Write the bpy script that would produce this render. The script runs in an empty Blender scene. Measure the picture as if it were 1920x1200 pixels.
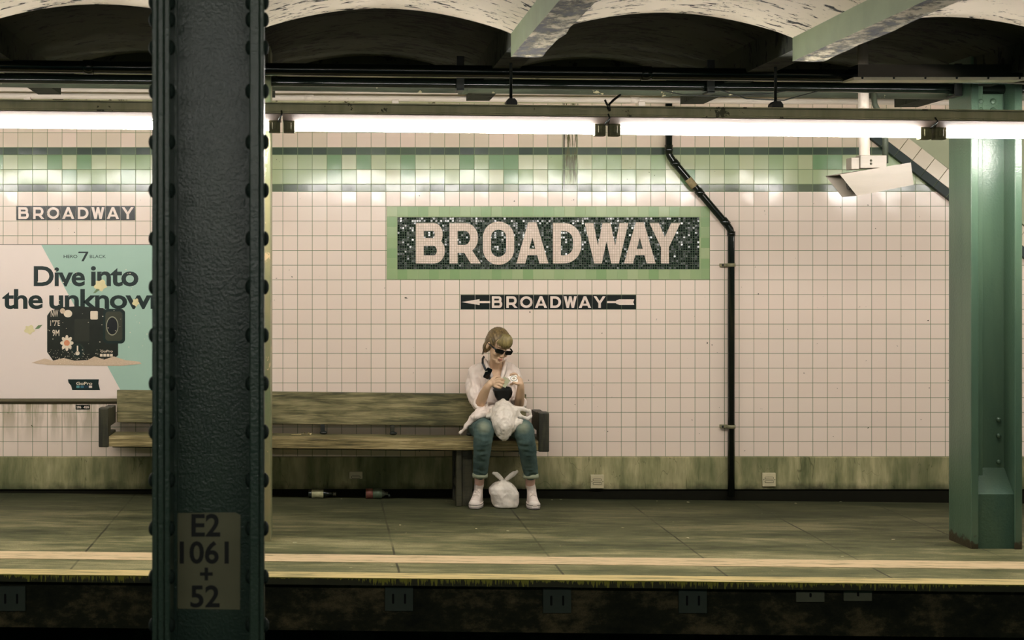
import bpy, bmesh, math, random
from mathutils import Vector, Matrix, Euler, noise as mn
random.seed(7)
F = 2600.0; CX = 608.0; CY = 516.0; EYE = 1.656
G = 0.0105            # grade of the platform (it falls to the right)
GC = 0.0150           # grade of the ceiling and pipes
scn = bpy.context.scene; col = scn.collection

# ---------------------------------------------------------------- camera, world, exposure
cam = bpy.data.cameras.new('camera'); camo = bpy.data.objects.new('camera', cam); col.objects.link(camo)
camo.location = (0, 0, EYE); camo.rotation_euler = (math.pi/2, 0, 0)
cam.sensor_width = 36; cam.lens = 36*F/1920
cam.shift_x = (960-CX)/1920; cam.shift_y = -(600-CY)/1920
cam.clip_start = 0.05
cam.dof.use_dof = True; cam.dof.focus_distance = 10.0; cam.dof.aperture_fstop = 6.3
scn.camera = camo
w = bpy.data.worlds.new('tunnel_air'); scn.world = w; w.use_nodes = True
w.node_tree.nodes['Background'].inputs[0].default_value = (0.004, 0.011, 0.010, 1)
w.node_tree.nodes['Background'].inputs[1].default_value = 0.9
scn.view_settings.view_transform = 'Standard'; scn.view_settings.look = 'None'
scn.view_settings.gamma = 1; scn.view_settings.use_curve_mapping = False
scn.view_settings.exposure = 2.22
TUBE_POWER = 21.0
TUBE_POWER_NEAR = 8.5
scn.cycles.max_bounces = 6; scn.cycles.diffuse_bounces = 4; scn.cycles.caustics_reflective = False
scn.cycles.sample_clamp_indirect = 4

# ---------------------------------------------------------------- helpers
def W(px, py, D): return Vector(((px-CX)*D/F, D, EYE-(py-CY)*D/F))
def S(r, g, b):
    def c(u):
        u /= 255.0
        return u/12.92 if u <= 0.04045 else ((u+0.055)/1.055)**2.4
    return (c(r), c(g), c(b), 1)
class N:
    def __init__(s, name):
        s.m = bpy.data.materials.new(name); s.m.use_nodes = True; s.t = s.m.node_tree
        s.b = s.t.nodes['Principled BSDF']; s._o = None
    def node(s, typ, **kw):
        n = s.t.nodes.new(typ)
        for k, v in kw.items(): setattr(n, k, v)
        return n
    def put(s, sock, v):
        if v is None: return
        if isinstance(v, bpy.types.NodeSocket): s.t.links.new(v, sock)
        else:
            if hasattr(sock.default_value, '__len__') and not hasattr(v, '__len__'): v = [v]*len(sock.default_value)
            if hasattr(v, '__len__') and len(v) == 4 and len(sock.default_value) == 3: v = v[:3]
            sock.default_value = v
    def obj(s):
        if s._o is None: s._o = s.node('ShaderNodeTexCoord').outputs['Object']
        return s._o
    def math(s, op, a, b=None, c=None):
        n = s.node('ShaderNodeMath', operation=op); s.put(n.inputs[0], a)
        if b is not None: s.put(n.inputs[1], b)
        if c is not None: s.put(n.inputs[2], c)
        return n.outputs[0]
    def vm(s, op, a, b=None, sc=None):
        n = s.node('ShaderNodeVectorMath', operation=op); s.put(n.inputs[0], a)
        if b is not None: s.put(n.inputs[1], b)
        if sc is not None: s.put(n.inputs['Scale'], sc)
        return n.outputs[0]
    def sep(s, v):
        n = s.node('ShaderNodeSeparateXYZ'); s.put(n.inputs[0], v); return n.outputs
    def comb(s, x, y, z):
        n = s.node('ShaderNodeCombineXYZ'); s.put(n.inputs[0], x); s.put(n.inputs[1], y); s.put(n.inputs[2], z); return n.outputs[0]
    def mapr(s, v, a, b, c=0.0, d=1.0):
        n = s.node('ShaderNodeMapRange'); n.clamp = True
        for i, q in enumerate((v, a, b, c, d)): s.put(n.inputs[i], q)
        return n.outputs[0]
    def mix(s, f, a, b, mode='MIX'):
        n = s.node('ShaderNodeMixRGB', blend_type=mode); s.put(n.inputs[0], f); s.put(n.inputs[1], a); s.put(n.inputs[2], b); return n.outputs[0]
    def noise(s, scale=5, stretch=None, detail=4, rough=0.55, v=None, color=False, dist=0):
        v = v or s.obj()
        if stretch: v = s.vm('MULTIPLY', v, stretch)
        n = s.node('ShaderNodeTexNoise'); s.put(n.inputs['Vector'], v)
        n.inputs['Scale'].default_value = scale; n.inputs['Detail'].default_value = detail; n.inputs['Roughness'].default_value = rough
        n.inputs['Distortion'].default_value = dist
        return n.outputs['Color' if color else 'Fac']
    def ramp(s, f, stops):
        n = s.node('ShaderNodeValToRGB'); s.put(n.inputs[0], f); e = n.color_ramp.elements
        e[0].position, e[0].color = stops[0]; e[1].position, e[1].color = stops[-1]
        for p, c in stops[1:-1]:
            q = e.new(p); q.color = c
        return n.outputs[0]
    def bump(s, h, strength=0.3, dist=0.01, normal=None):
        n = s.node('ShaderNodeBump'); n.inputs['Strength'].default_value = strength; n.inputs['Distance'].default_value = dist
        s.put(n.inputs['Height'], h)
        if normal is not None: s.put(n.inputs['Normal'], normal)
        return n.outputs[0]
    def out(s, base, rough=0.5, metal=0.0, normal=None, spec=None, **kw):
        s.put(s.b.inputs['Base Color'], base); s.put(s.b.inputs['Roughness'], rough); s.put(s.b.inputs['Metallic'], metal)
        if normal is not None: s.put(s.b.inputs['Normal'], normal)
        if spec is not None: s.put(s.b.inputs['Specular IOR Level'], spec)
        for k, v in kw.items(): s.put(s.b.inputs[k], v)
        return s.m
def plain(name, c, rough=0.5, metal=0.0, var=0.15, scale=20, bump=0.0, **kw):
    n = N(name); f = n.noise(scale); d = tuple(x*(1-var) for x in c[:3])+(1,); l = tuple(min(1, x*(1+var)) for x in c[:3])+(1,)
    return n.out(n.mix(f, d, l), rough, metal, n.bump(f, bump, 0.005) if bump else None, **kw)

def B(): return bmesh.new()
def box(bm, x0, x1, y0, y1, z0, z1, mi=0):
    vs = [bm.verts.new((x, y, z)) for x in (x0, x1) for y in (y0, y1) for z in (z0, z1)]
    for q in ((0,1,3,2),(4,6,7,5),(0,4,5,1),(2,3,7,6),(0,2,6,4),(1,5,7,3)):
        f = bm.faces.new([vs[i] for i in q]); f.material_index = mi
    return vs
def bbox(bm, x0, x1, y0, y1, z0, z1, r=0.006, seg=2):
    t = bmesh.new(); box(t, x0, x1, y0, y1, z0, z1)
    bmesh.ops.bevel(t, geom=list(t.edges), offset=r, segments=seg, affect='EDGES', profile=0.6)
    merge(bm, t)
def merge(bm, t, M=None):
    mp = {}
    for v in t.verts: mp[v] = bm.verts.new(M @ v.co if M else v.co)
    for f in t.faces:
        try: g = bm.faces.new([mp[v] for v in f.verts]); g.material_index = f.material_index; g.smooth = f.smooth
        except ValueError: pass
    t.free()
def prism(bm, pts, axis, a0, a1, mi=0):
    """extrude a 2-D polygon; axis 'y': pts=(x,z); axis 'x': pts=(y,z); axis 'z': pts=(x,y)"""
    def mk(p, a):
        return (p[0], a, p[1]) if axis == 'y' else ((a, p[0], p[1]) if axis == 'x' else (p[0], p[1], a))
    A = [bm.verts.new(mk(p, a0)) for p in pts]; Bv = [bm.verts.new(mk(p, a1)) for p in pts]
    n = len(pts)
    for i in range(n):
        f = bm.faces.new((A[i], A[(i+1)%n], Bv[(i+1)%n], Bv[i])); f.material_index = mi
    f = bm.faces.new(A[::-1]); f.material_index = mi
    f = bm.faces.new(Bv); f.material_index = mi
def tube(bm, pts, rs, seg=12, caps=True, smooth=True, flat=1.0):
    pts = [Vector(p) for p in pts]
    if not hasattr(rs, '__len__'): rs = [rs]*len(pts)
    rings = []; up = None
    for i, p in enumerate(pts):
        if i == 0: t = pts[1]-p
        elif i == len(pts)-1: t = p-pts[i-1]
        else: t = (pts[i+1]-p).normalized()+(p-pts[i-1]).normalized()
        t.normalize()
        if up is None: up = t.orthogonal().normalized()
        a = (up-t*up.dot(t)); a = a.normalized() if a.length > 1e-6 else t.orthogonal().normalized()
        b = t.cross(a); up = a
        rings.append([bm.verts.new(p+(a*math.cos(2*math.pi*k/seg)+b*math.sin(2*math.pi*k/seg)*flat)*rs[i]) for k in range(seg)])
    for i in range(len(rings)-1):
        for k in range(seg):
            f = bm.faces.new((rings[i][k], rings[i][(k+1)%seg], rings[i+1][(k+1)%seg], rings[i+1][k])); f.smooth = smooth
    if caps:
        bm.faces.new(rings[0][::-1]); bm.faces.new(rings[-1])
def ell(bm, c, r, rot=None, u=20, v=12):
    if not hasattr(r, '__len__'): r = (r, r, r)
    M = Matrix.Translation(Vector(c)) @ (rot.to_matrix().to_4x4() if rot else Matrix.Identity(4)) @ Matrix.Diagonal((*r, 1))
    t = bmesh.new(); bmesh.ops.create_uvsphere(t, u_segments=u, v_segments=v, radius=1)
    for f in t.faces: f.smooth = True
    merge(bm, t, M)
def chain(bm, pr, seg=14):
    for i, (p, r) in enumerate(pr):
        ell(bm, p, r, u=14, v=10)
        if i: tube(bm, [pr[i-1][0], p], [pr[i-1][1], r], seg)
def disc_poly(cx, cz, r, n=32, rz=None): return [(cx+r*math.cos(2*math.pi*k/n), cz+(rz or r)*math.sin(2*math.pi*k/n)) for k in range(n)]
ORG = {}
def grade(bm, g=G):
    for v in bm.verts: v.co.z -= g*v.co.x
def obj(name, bm, mats, parent=None, smooth=None, recalc=True, loc=None):
    me = bpy.data.meshes.new(name)
    if recalc: bmesh.ops.recalc_face_normals(bm, faces=bm.faces)
    L = Vector(loc) if loc is not None else Vector((0, 0, 0))
    base = ORG.get(parent.name, Vector((0,0,0))) if parent else Vector((0,0,0))
    off = base if parent else L
    if off.length: bmesh.ops.translate(bm, verts=bm.verts, vec=-off)
    bm.to_mesh(me); bm.free()
    if smooth is not None:
        for p in me.polygons: p.use_smooth = smooth
    for m in (mats if isinstance(mats, (list, tuple)) else [mats]): me.materials.append(m)
    o = bpy.data.objects.new(name, me); col.objects.link(o)
    if parent: o.parent = parent; ORG[o.name] = base
    else: o.location = L; ORG[o.name] = L
    return o
def tag(o, label, cat, group=None, kind=None):
    if label: o['label'] = label
    if cat: o['category'] = cat
    if group: o['group'] = group
    if kind: o['kind'] = kind
    return o
def thing(name, loc, label, cat, group=None, kind=None):
    o = bpy.data.objects.new(name, None); col.objects.link(o); o.location = loc; o.empty_display_size = 0.1
    ORG[o.name] = Vector(loc); return tag(o, label, cat, group, kind)
def struct(o): o['kind'] = 'structure'; return o
def copy_tree(root, dx, label=None, dloc=(0,0,0)):
    r = root.copy(); col.objects.link(r); r.location = Vector(root.location)+Vector(dloc)+Vector((dx, 0, 0))
    if label: r['label'] = label
    def rec(src, dst):
        for ch in src.children:
            c = ch.copy(); col.objects.link(c); c.parent = dst; rec(ch, c)
    rec(root, r); return r
def remesh(name, bm, voxel, mat, parent=None, smooth=4, fn=None, cut=None, thick=0):
    me = bpy.data.meshes.new('tmp'); bmesh.ops.recalc_face_normals(bm, faces=bm.faces); bm.to_mesh(me); bm.free()
    t = bpy.data.objects.new('tmp', me); col.objects.link(t)
    m = t.modifiers.new('r', 'REMESH'); m.mode = 'VOXEL'; m.voxel_size = voxel
    if smooth: q = t.modifiers.new('s', 'SMOOTH'); q.iterations = smooth; q.factor = 0.6
    bpy.context.view_layer.update()
    dg = bpy.context.evaluated_depsgraph_get()
    me2 = bpy.data.meshes.new_from_object(t.evaluated_get(dg)); bpy.data.objects.remove(t); bpy.data.meshes.remove(me)
    b = bmesh.new(); b.from_mesh(me2); bpy.data.meshes.remove(me2)
    b.normal_update()
    if fn:
        for v in b.verts: v.co += v.normal*fn(v.co, v.normal)
    if cut:
        bmesh.ops.delete(b, geom=[f for f in b.faces if cut(f.calc_center_median(), f.normal)], context='FACES')
    for f in b.faces: f.smooth = True
    o = obj(name, b, mat, parent, recalc=False)
    if thick:
        s = o.modifiers.new('t', 'SOLIDIFY'); s.thickness = thick; s.offset = -1
    return o
def text_mesh(s, size, bold=0.0, ext=0.0004, space=1.0):
    c = bpy.data.curves.new('t', 'FONT'); c.body = s; c.size = size; c.offset = bold; c.extrude = ext; c.space_character = space
    c.resolution_u = 4
    t = bpy.data.objects.new('t', c); col.objects.link(t); bpy.context.view_layer.update()
    me = bpy.data.meshes.new_from_object(t.evaluated_get(bpy.context.evaluated_depsgraph_get()))
    bpy.data.objects.remove(t); bpy.data.curves.remove(c)
    b = bmesh.new(); b.from_mesh(me); bpy.data.meshes.remove(me)
    return b
def text_box(s, X0, X1, Z0, Z1, y, bold=0.0, ext=0.0004, space=1.0):
    """writing fitted in a rectangle of a plane facing the platform edge; bold is a fraction of letter height"""
    b = text_mesh(s, 1.0, bold, 0.001, space)
    xs = [v.co.x for v in b.verts]; ys = [v.co.y for v in b.verts]; x0, x1, y0, y1 = min(xs), max(xs), min(ys), max(ys)
    for v in b.verts:
        x = X0+(v.co.x-x0)/(x1-x0)*(X1-X0); z = Z0+(v.co.y-y0)/(y1-y0)*(Z1-Z0)
        v.co = Vector((x, y-ext*(1 if v.co.z > 0 else -1), z))
    return b
def ribbon(path, w, closed=False):
    """2-D stroke with mitred joins -> list of quads"""
    P = []
    for p in path:
        if not P or (Vector(p)-P[-1]).length > 1e-5: P.append(Vector(p))
    n = len(P); L = []; R = []
    for i, p in enumerate(P):
        a = P[i-1] if (i or closed) else None; c = P[(i+1) % n] if (i < n-1 or closed) else None
        if a is None: t = (c-p).normalized(); k = 1; m = Vector((-t.y, t.x))
        elif c is None: t = (p-a).normalized(); k = 1; m = Vector((-t.y, t.x))
        else:
            t1 = (p-a).normalized(); t2 = (c-p).normalized(); n1 = Vector((-t1.y, t1.x)); n2 = Vector((-t2.y, t2.x))
            m = (n1+n2).normalized(); k = 1/max(0.35, m.dot(n1))
        L.append(p+m*w/2*k); R.append(p-m*w/2*k)
    q = []
    for i in range(n if closed else n-1):
        j = (i+1) % n; q.append([L[i], R[i], R[j], L[j]])
    return q
def arc(cx, cy, rx, ry, a0, a1, n=10): return [(cx+rx*math.cos(math.radians(a0+(a1-a0)*k/n)), cy+ry*math.sin(math.radians(a0+(a1-a0)*k/n))) for k in range(n+1)]
def glyph(ch, w, h, t):
    """quads for a heavy geometric capital w x h, stroke t"""
    q = []; e = t/2
    if ch == 'B':
        q += ribbon([(e, 0), (e, h)], t); m = h*0.53; r1 = (h-m)/2; r2 = m/2+0
        q += ribbon([(e, h-e), (w*0.93-r1, h-e)]+arc(w*0.93-r1, (h-e+m)/2, r1-e*0+0-e, (h-e-m)/2, 90, -90)[0:]+[(e, m)], t)
        q += ribbon([(e, m), (w-r2, m)]+arc(w-r2, (m+e)/2, r2-e, (m-e)/2, 90, -90)+[(e, e)], t)
    elif ch == 'R':
        q += ribbon([(e, 0), (e, h)], t); m = h*0.36; r = (h-m)/2
        q += ribbon([(e, h-e), (w*0.97-r, h-e)]+arc(w*0.97-r, (h-e+m)/2, r-e, (h-e-m)/2, 90, -90)+[(e, m)], t)
        q += [[Vector((w*0.42, m)), Vector((w*0.42+t*1.15, m)), Vector((w*1.06, 0)), Vector((w*1.06-t*1.25, 0))]]
    elif ch == 'O':
        r = w/2; q += ribbon(arc(r, h-r, r-e, r-e, 0, 180, 16)+arc(r, r, r-e, r-e, 180, 360, 16), t, True)
    elif ch == 'D':
        r = min(w*0.62, h/2); q += ribbon([(e, 0), (e, h)], t)
        q += ribbon([(e, h-e), (w-r, h-e)]+arc(w-r, h-r, r-e, r-e, 90, 0)+arc(w-r, r, r-e, r-e, 0, -90)+[(e, e)], t)
    elif ch == 'A':
        k = t*1.12; a = w/2
        q += [[Vector((0, 0)), Vector((k, 0)), Vector((a+k/2*0.9, h)), Vector((a-k/2*0.9, h))], [Vector((w-k, 0)), Vector((w, 0)), Vector((a+k/2*0.9, h)), Vector((a-k/2*0.9, h))]]
        z = h*0.2; q += [[Vector((w*0.2, z)), Vector((w*0.8, z)), Vector((w*0.72, z+t*0.8)), Vector((w*0.28, z+t*0.8))]]
    elif ch == 'W':
        k = t*1.1
        for x0, x1 in ((0, .26), (.40, .26), (.40, .66), (.90, .66)):
            pass
        q += [[Vector((0, h)), Vector((k, h)), Vector((w*.30+k*.4, 0)), Vector((w*.30-k*.4, 0))],
              [Vector((w*.5-k*.45, h)), Vector((w*.5+k*.45, h)), Vector((w*.30+k*.45, 0)), Vector((w*.30-k*.4, 0))],
              [Vector((w*.5-k*.45, h)), Vector((w*.5+k*.45, h)), Vector((w*.70+k*.4, 0)), Vector((w*.70-k*.45, 0))],
              [Vector((w-k, h)), Vector((w, h)), Vector((w*.70+k*.4, 0)), Vector((w*.70-k*.4, 0))]]
    elif ch == 'Y':
        k = t*1.15; m = h*0.42; a = w/2
        q += [[Vector((0, h)), Vector((k, h)), Vector((a+t*.5, m)), Vector((a-t*.5, m-t*.1))], [Vector((w-k, h)), Vector((w, h)), Vector((a+t*.5, m-t*.1)), Vector((a-t*.5, m))],
              [Vector((a-e, 0)), Vector((a+e, 0)), Vector((a+e, m+t*.3)), Vector((a-e, m+t*.3))]]
    return q
def glyph_bm(bm, ch, X, Z, w, h, t, y0, y1):
    for k, q in enumerate(glyph(ch, w, h, t)):
        a = sum(q[i].x*q[(i+1)%4].y-q[(i+1)%4].x*q[i].y for i in range(4))
        if abs(a) < 1e-9: continue
        if a < 0: q = q[::-1]
        vs = [bm.verts.new((X+p.x, y0-k*2e-6, Z+p.y)) for p in q]; f = bm.faces.new(vs)
        vb = [bm.verts.new((X+p.x, y1, Z+p.y)) for p in q]
        for i in range(4): bm.faces.new((vs[i], vb[i], vb[(i+1)%4], vs[(i+1)%4]))

# ---------------------------------------------------------------- materials
P_ = 0.1104                       # tile pitch
X0 = (1413.5-CX)/250.0
DW = 10.4
def zw(py): return EYE-(py-CY)/250.0
def xw(px): return (px-CX)/250.0
def tile_mat(name, c1, c2, x0, px, z0, pz, grout=S(100,118,78), gw=0.0037, tilt=0.02, rough=0.16, var=1.0, stain=0, wav=0.02, spread=(0.0,1.0), dirt=None, c0=None):
    n = N(name); x, y, z = n.sep(n.obj())
    u = n.math('DIVIDE', n.math('SUBTRACT', x, x0), px); v = n.math('DIVIDE', n.math('SUBTRACT', z, z0), pz)
    iu = n.math('FLOOR', u); iv = n.math('FLOOR', v); fu = n.math('FRACT', u); fv = n.math('FRACT', v)
    du = n.math('MULTIPLY', n.math('MINIMUM', fu, n.math('SUBTRACT', 1, fu)), px)
    dv = n.math('MULTIPLY', n.math('MINIMUM', fv, n.math('SUBTRACT', 1, fv)), pz)
    d = n.math('MINIMUM', du, dv); g = n.mapr(d, gw*0.35, gw*0.65, 1, 0)
    wn = n.node('ShaderNodeTexWhiteNoise', noise_dimensions='3D'); n.put(wn.inputs[0], n.comb(iu, iv, 3.0))
    f = n.mapr(wn.outputs['Value'], spread[0], spread[1])
    base = n.mix(n.math('MULTIPLY', f, var), c1, c2)
    if c0: base = n.mix(n.math('GREATER_THAN', wn.outputs['Value'], 0.88), base, c0)
    if dirt: base = n.mix(n.mapr(n.noise(*dirt), 0.5, 0.8, 0, 0.5), base, S(120,118,84))
    if stain:
        # rust and soot run down one open joint, and small chips
        r = n.math('MULTIPLY', n.mapr(n.math('ABSOLUTE', n.math('SUBTRACT', x, xw(1071))), 0.045, 0.062, 1, 0), n.mapr(z, zw(362), zw(340), 0, 1))
        r = n.math('MULTIPLY', r, n.mapr(n.noise(14, (5, 1, 0.5)), 0.42, 0.6)); base = n.mix(r, base, S(84,84,52))
        k = n.math('MULTIPLY', n.mapr(n.noise(34, None, 2), 0.765, 0.78), 0.9); base = n.mix(k, base, S(40,50,34))
        q = n.math('MULTIPLY', n.math('LESS_THAN', n.math('ABSOLUTE', n.math('SUBTRACT', x, xw(1057.5))), 0.006), n.math('GREATER_THAN', z, zw(360))); base = n.mix(n.math('MULTIPLY', q, 0.8), base, S(30,36,22))
        # leak stains under the poster ledge
        lk = n.math('MULTIPLY', n.math('MULTIPLY', n.mapr(z, zw(835), zw(752)), n.math('LESS_THAN', z, zw(748))), n.mapr(x, xw(300), xw(180)))
        lk = n.math('MULTIPLY', lk, n.mapr(n.noise(9, (1.6, 1, 0.25)), 0.44, 0.6)); base = n.mix(n.math('MULTIPLY', lk, 0.75), base, S(120,112,66))
    base = n.mix(g, base, grout)
    nz = n.vm('SUBTRACT', wn.outputs['Color'], (0.5, 0.5, 0.5)); nz = n.vm('SCALE', nz, sc=tilt)
    wv = n.vm('SCALE', n.vm('SUBTRACT', n.noise(11, None, 2, color=True), (0.5, 0.5, 0.5)), sc=wav)
    ge = n.node('ShaderNodeNewGeometry').outputs['Normal']
    nn = n.vm('NORMALIZE', n.vm('ADD', n.vm('ADD', ge, nz), wv))
    nb = n.bump(n.math('SUBTRACT', 1, g), 0.5, 0.001, nn)
    return n.out(base, n.mapr(g, 0, 1, rough, 0.9), 0, nb)
zr0 = zw(856)-0.0
Z1 = zr0+18*P_; Z2 = Z1+P_/2; Z3 = Z2+2*P_; Z4 = Z3+P_/2; Z5 = Z4+3*P_
white_tile = tile_mat('white_wall_tile', S(230,212,196), S(233,216,200), X0, P_, zr0, P_, stain=1, wav=0.06, tilt=0.03)
dark_tile = tile_mat('dark_green_band_tile', S(52,68,54), S(112,122,92), X0, P_, Z1, P_/2, spread=(0.1, 1), wav=0.05, stain=1)
green_tile = tile_mat('green_band_tile', S(136,160,112), S(184,186,150), X0, P_, Z2, P_, var=1, wav=0.05, stain=1, c0=S(112,144,102))
dark_tile2 = tile_mat('dark_band_tile_upper', S(50,64,54), S(74,90,70), X0, P_, Z3, P_/2, wav=0.05, stain=1)
pink_tile = tile_mat('upper_pale_tile', S(205,190,166), S(222,200,182), X0, P_, Z4, P_, stain=1, wav=0.04)
frame_tile = tile_mat('sign_border_tile', S(134,162,112), S(174,184,142), xw(725), 0.0785, zw(524), 0.0785, grout=S(150,164,118), gw=0.003, spread=(0.3, 1.2), wav=0.03)
mosaic_dark = tile_mat('dark_glass_mosaic', S(12,26,20), S(34,50,38), xw(745), 0.0177, zw(505), 0.0177, grout=S(74,86,68), gw=0.0030, tilt=0.24, rough=0.15, spread=(0.45, 1.3), wav=0.05)
mosaic_pale = tile_mat('pale_letter_mosaic', S(216,196,180), S(230,210,196), xw(745), 0.0177, zw(505), 0.0190, grout=S(172,156,130), gw=0.0026, tilt=0.05, rough=0.3)
diag_tile = tile_mat('pale_edge_tile', S(216,198,178), S(226,206,188), 0, P_, 0, 5.0)
sign_black = plain('black_letter_tile', S(24,30,26), 0.2, var=0.2, scale=60)
sign_white = plain('pale_glazed_letter', S(232,212,198), 0.25, var=0.05)
def concrete(name, c1, c2, c3, scale=2.2, stretch=(1, 1, 1), rough=0.75, floor=False):
    n = N(name); a = n.noise(scale, stretch, 6, 0.6); b = n.noise(scale*5, stretch, 5, 0.65); f = n.noise(140, None, 3)
    m = n.math('ADD', n.math('MULTIPLY', a, 0.65), n.math('MULTIPLY', b, 0.35))
    base = n.ramp(m, [(0.38, c1), (0.5, c2), (0.62, c3)])
    base = n.mix(n.mapr(f, 0.3, 0.75, 0, 0.4), base, tuple(q*0.55 for q in c1[:3])+(1,))
    if floor:
        x, y, z = n.sep(n.obj())
        # construction joints across the platform, every 0.92 m, irregular
        u = n.math('DIVIDE', n.math('ADD', n.math('ADD', x, 1.41), n.math('MULTIPLY', n.noise(3, (0.2, 1, 1), 2), 0.012)), 0.9165)
        fr = n.math('FRACT', u); d = n.math('MULTIPLY', n.math('MINIMUM', fr, n.math('SUBTRACT', 1, fr)), 0.9165)
        k = n.math('MULTIPLY', n.mapr(d, 0.004, 0.009, 1, 0), n.mapr(n.noise(2, None, 2), 0.35, 0.6, 0.25, 0.9)); base = n.mix(k, base, S(44,44,28))
        # trodden grime towards the wall
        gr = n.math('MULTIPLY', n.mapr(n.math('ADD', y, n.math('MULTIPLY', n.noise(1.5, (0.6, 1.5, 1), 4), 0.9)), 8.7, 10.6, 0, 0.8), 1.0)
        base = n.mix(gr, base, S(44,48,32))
        sp = n.mapr(n.noise(46, (1, 2, 1), 1), 0.80, 0.81); base = n.mix(sp, base, S(190,182,150))
    return n.out(base, rough, 0, n.bump(n.math('ADD', b, f), 0.35, 0.004), spec=0.25)
floor_m = concrete('worn_platform_concrete', S(66,70,44), S(112,112,76), S(166,158,116), 1.3, (0.55, 2.2, 1), 0.66, True)
def base_concrete():
    n = N('stained_base_concrete'); x, y, z = n.sep(n.obj())
    a = n.noise(3, (1.6, 1, 0.5), 5, 0.6); b = n.noise(10, (1.6, 1, 0.25), 4, 0.6)
    base = n.ramp(n.math('ADD', n.math('MULTIPLY', a, 0.55), n.math('MULTIPLY', b, 0.45)), [(0.34, S(88,94,62)), (0.48, S(144,142,102)), (0.62, S(186,176,134))])
    c = n.noise(4, (1, 1, 0.3), 3, dist=1.2); cr = n.mapr(n.math('ABSOLUTE', n.math('SUBTRACT', c, 0.5)), 0.001, 0.004, 0.5, 0); base = n.mix(cr, base, S(58,62,38))
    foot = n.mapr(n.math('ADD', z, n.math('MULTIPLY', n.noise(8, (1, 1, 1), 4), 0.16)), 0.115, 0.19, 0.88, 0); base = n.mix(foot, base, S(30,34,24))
    mo = n.math('MULTIPLY', n.mapr(n.noise(1.3, (1, 1, 0.6), 4), 0.46, 0.62), 0.7); base = n.mix(mo, base, S(66,78,48))
    return n.out(base, 0.8, 0, n.bump(b, 0.3, 0.006), spec=0.2)
base_m = base_concrete()
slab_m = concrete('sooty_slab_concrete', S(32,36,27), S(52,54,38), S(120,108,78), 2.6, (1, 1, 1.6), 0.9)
def stripe_mat():
    n = N('worn_edge_stripe_paint'); a = n.noise(5, (0.5, 5, 1), 6, 0.7); b = n.noise(26, (0.4, 3, 1), 4)
    m = n.math('ADD', n.math('MULTIPLY', a, 0.6), n.math('MULTIPLY', b, 0.4))
    base = n.mix(n.mapr(m, 0.36, 0.5), S(132,126,88), S(208,184,144))
    return n.out(base, 0.7, 0, n.bump(b, 0.2, 0.003))
stripe_m = stripe_mat()
def edge_mat():
    n = N('painted_rubbing_board'); x, y, z = n.sep(n.obj()); zz = n.math('ADD', z, n.math('MULTIPLY', x, G))
    a = n.noise(5, (0.5, 5, 1), 6, 0.7); top = n.mix(n.mapr(a, 0.36, 0.52), S(128,122,78), S(200,180,122))
    drip = n.noise(60, (1.2, 1, 0.04), 3, 0.7); band = n.noise(1.1, (1, 1, 0.01), 3)
    lim = n.math('MULTIPLY', n.mapr(drip, 0.45, 0.72), n.mapr(band, 0.38, 0.52, 0.008, 0.06))
    yl = n.math('GREATER_THAN', zz, n.math('SUBTRACT', -0.004, lim))
    face = n.mix(yl, n.mix(n.noise(9, (1, 1, 3)), S(48,50,34), S(72,74,46)), S(150,150,56))
    ge = n.sep(n.node('ShaderNodeNewGeometry').outputs['Normal'])[2]
    return n.out(n.mix(n.math('GREATER_THAN', ge, 0.5), face, top), 0.7, 0, n.bump(a, 0.2, 0.004))
edge_m = edge_mat()
def ceil_mat(name, c1, c2, spot, th, strength=1.0):
    n = N(name); a = n.noise(1.7, (1, 0.45, 1), 4); s1 = n.noise(7, (1, 2.4, 1), 6, 0.72, dist=0.5); s2 = n.noise(19, (1, 2.0, 1), 4, 0.7)
    base = n.mix(n.mapr(a, 0.3, 0.7), c1, c2)
    m = n.math('ADD', n.math('MULTIPLY', s1, 0.7), n.math('ADD', n.math('MULTIPLY', s2, 0.12), n.math('MULTIPLY', a, 0.2)))
    f = n.mapr(m, th, th+0.02, 0, strength); base = n.mix(f, base, spot)
    return n.out(base, 0.85, 0, n.bump(n.math('SUBTRACT', 1, f), 0.7, 0.006), spec=0.2)
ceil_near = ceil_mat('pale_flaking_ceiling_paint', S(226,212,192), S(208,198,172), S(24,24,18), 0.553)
ceil_far = ceil_mat('shade_toned_ceiling_paint', S(56,60,46), S(38,42,32), S(16,18,14), 0.545)  # far copy of the ceiling paint, darkened to hold the vault's shade
beam_side = plain('pale_green_beam_paint', S(128,140,108), 0.7, var=0.25, scale=6, bump=0.3)
def beam_rust():
    n = N('corroded_beam_underside'); a = n.noise(9, (1, 0.8, 1), 6, 0.75); 
    base = n.ramp(a, [(0.42, S(22,22,14)), (0.5, S(92,86,50)), (0.58, S(206,194,160))])
    return n.out(base, 0.9, 0, n.bump(a, 1.0, 0.02))
beam_bot = beam_rust()
plaster_m = ceil_mat('upper_wall_plaster', S(190,186,150), S(150,150,110), S(70,66,44), 0.56)
def paint(name, c1, c2, chip=None, th=0.68, rough=0.32, bs=0.5, bscale=34, streak=(1, 1, 0.3), spec=0.5, foot=False):
    n = N(name); a = n.noise(5, streak, 5); b = n.noise(bscale, None, 3, 0.6); base = n.mix(n.mapr(a, 0.3, 0.7), c1, c2)
    if chip: base = n.mix(n.mapr(n.noise(9, (1, 1, 0.6), 5, 0.7), th, th+0.01), base, chip)
    if foot:
        z = n.sep(n.obj())[2]; k = n.mapr(n.math('ADD', z, n.math('MULTIPLY', n.noise(16, None, 4), 0.16)), 0.085, 0.10, 1, 0); base = n.mix(k, base, S(52,44,28))
    return n.out(base, rough, 0, n.bump(n.math('ADD', b, n.math('MULTIPLY', a, 0.6)), bs, 0.003), spec=spec)
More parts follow.
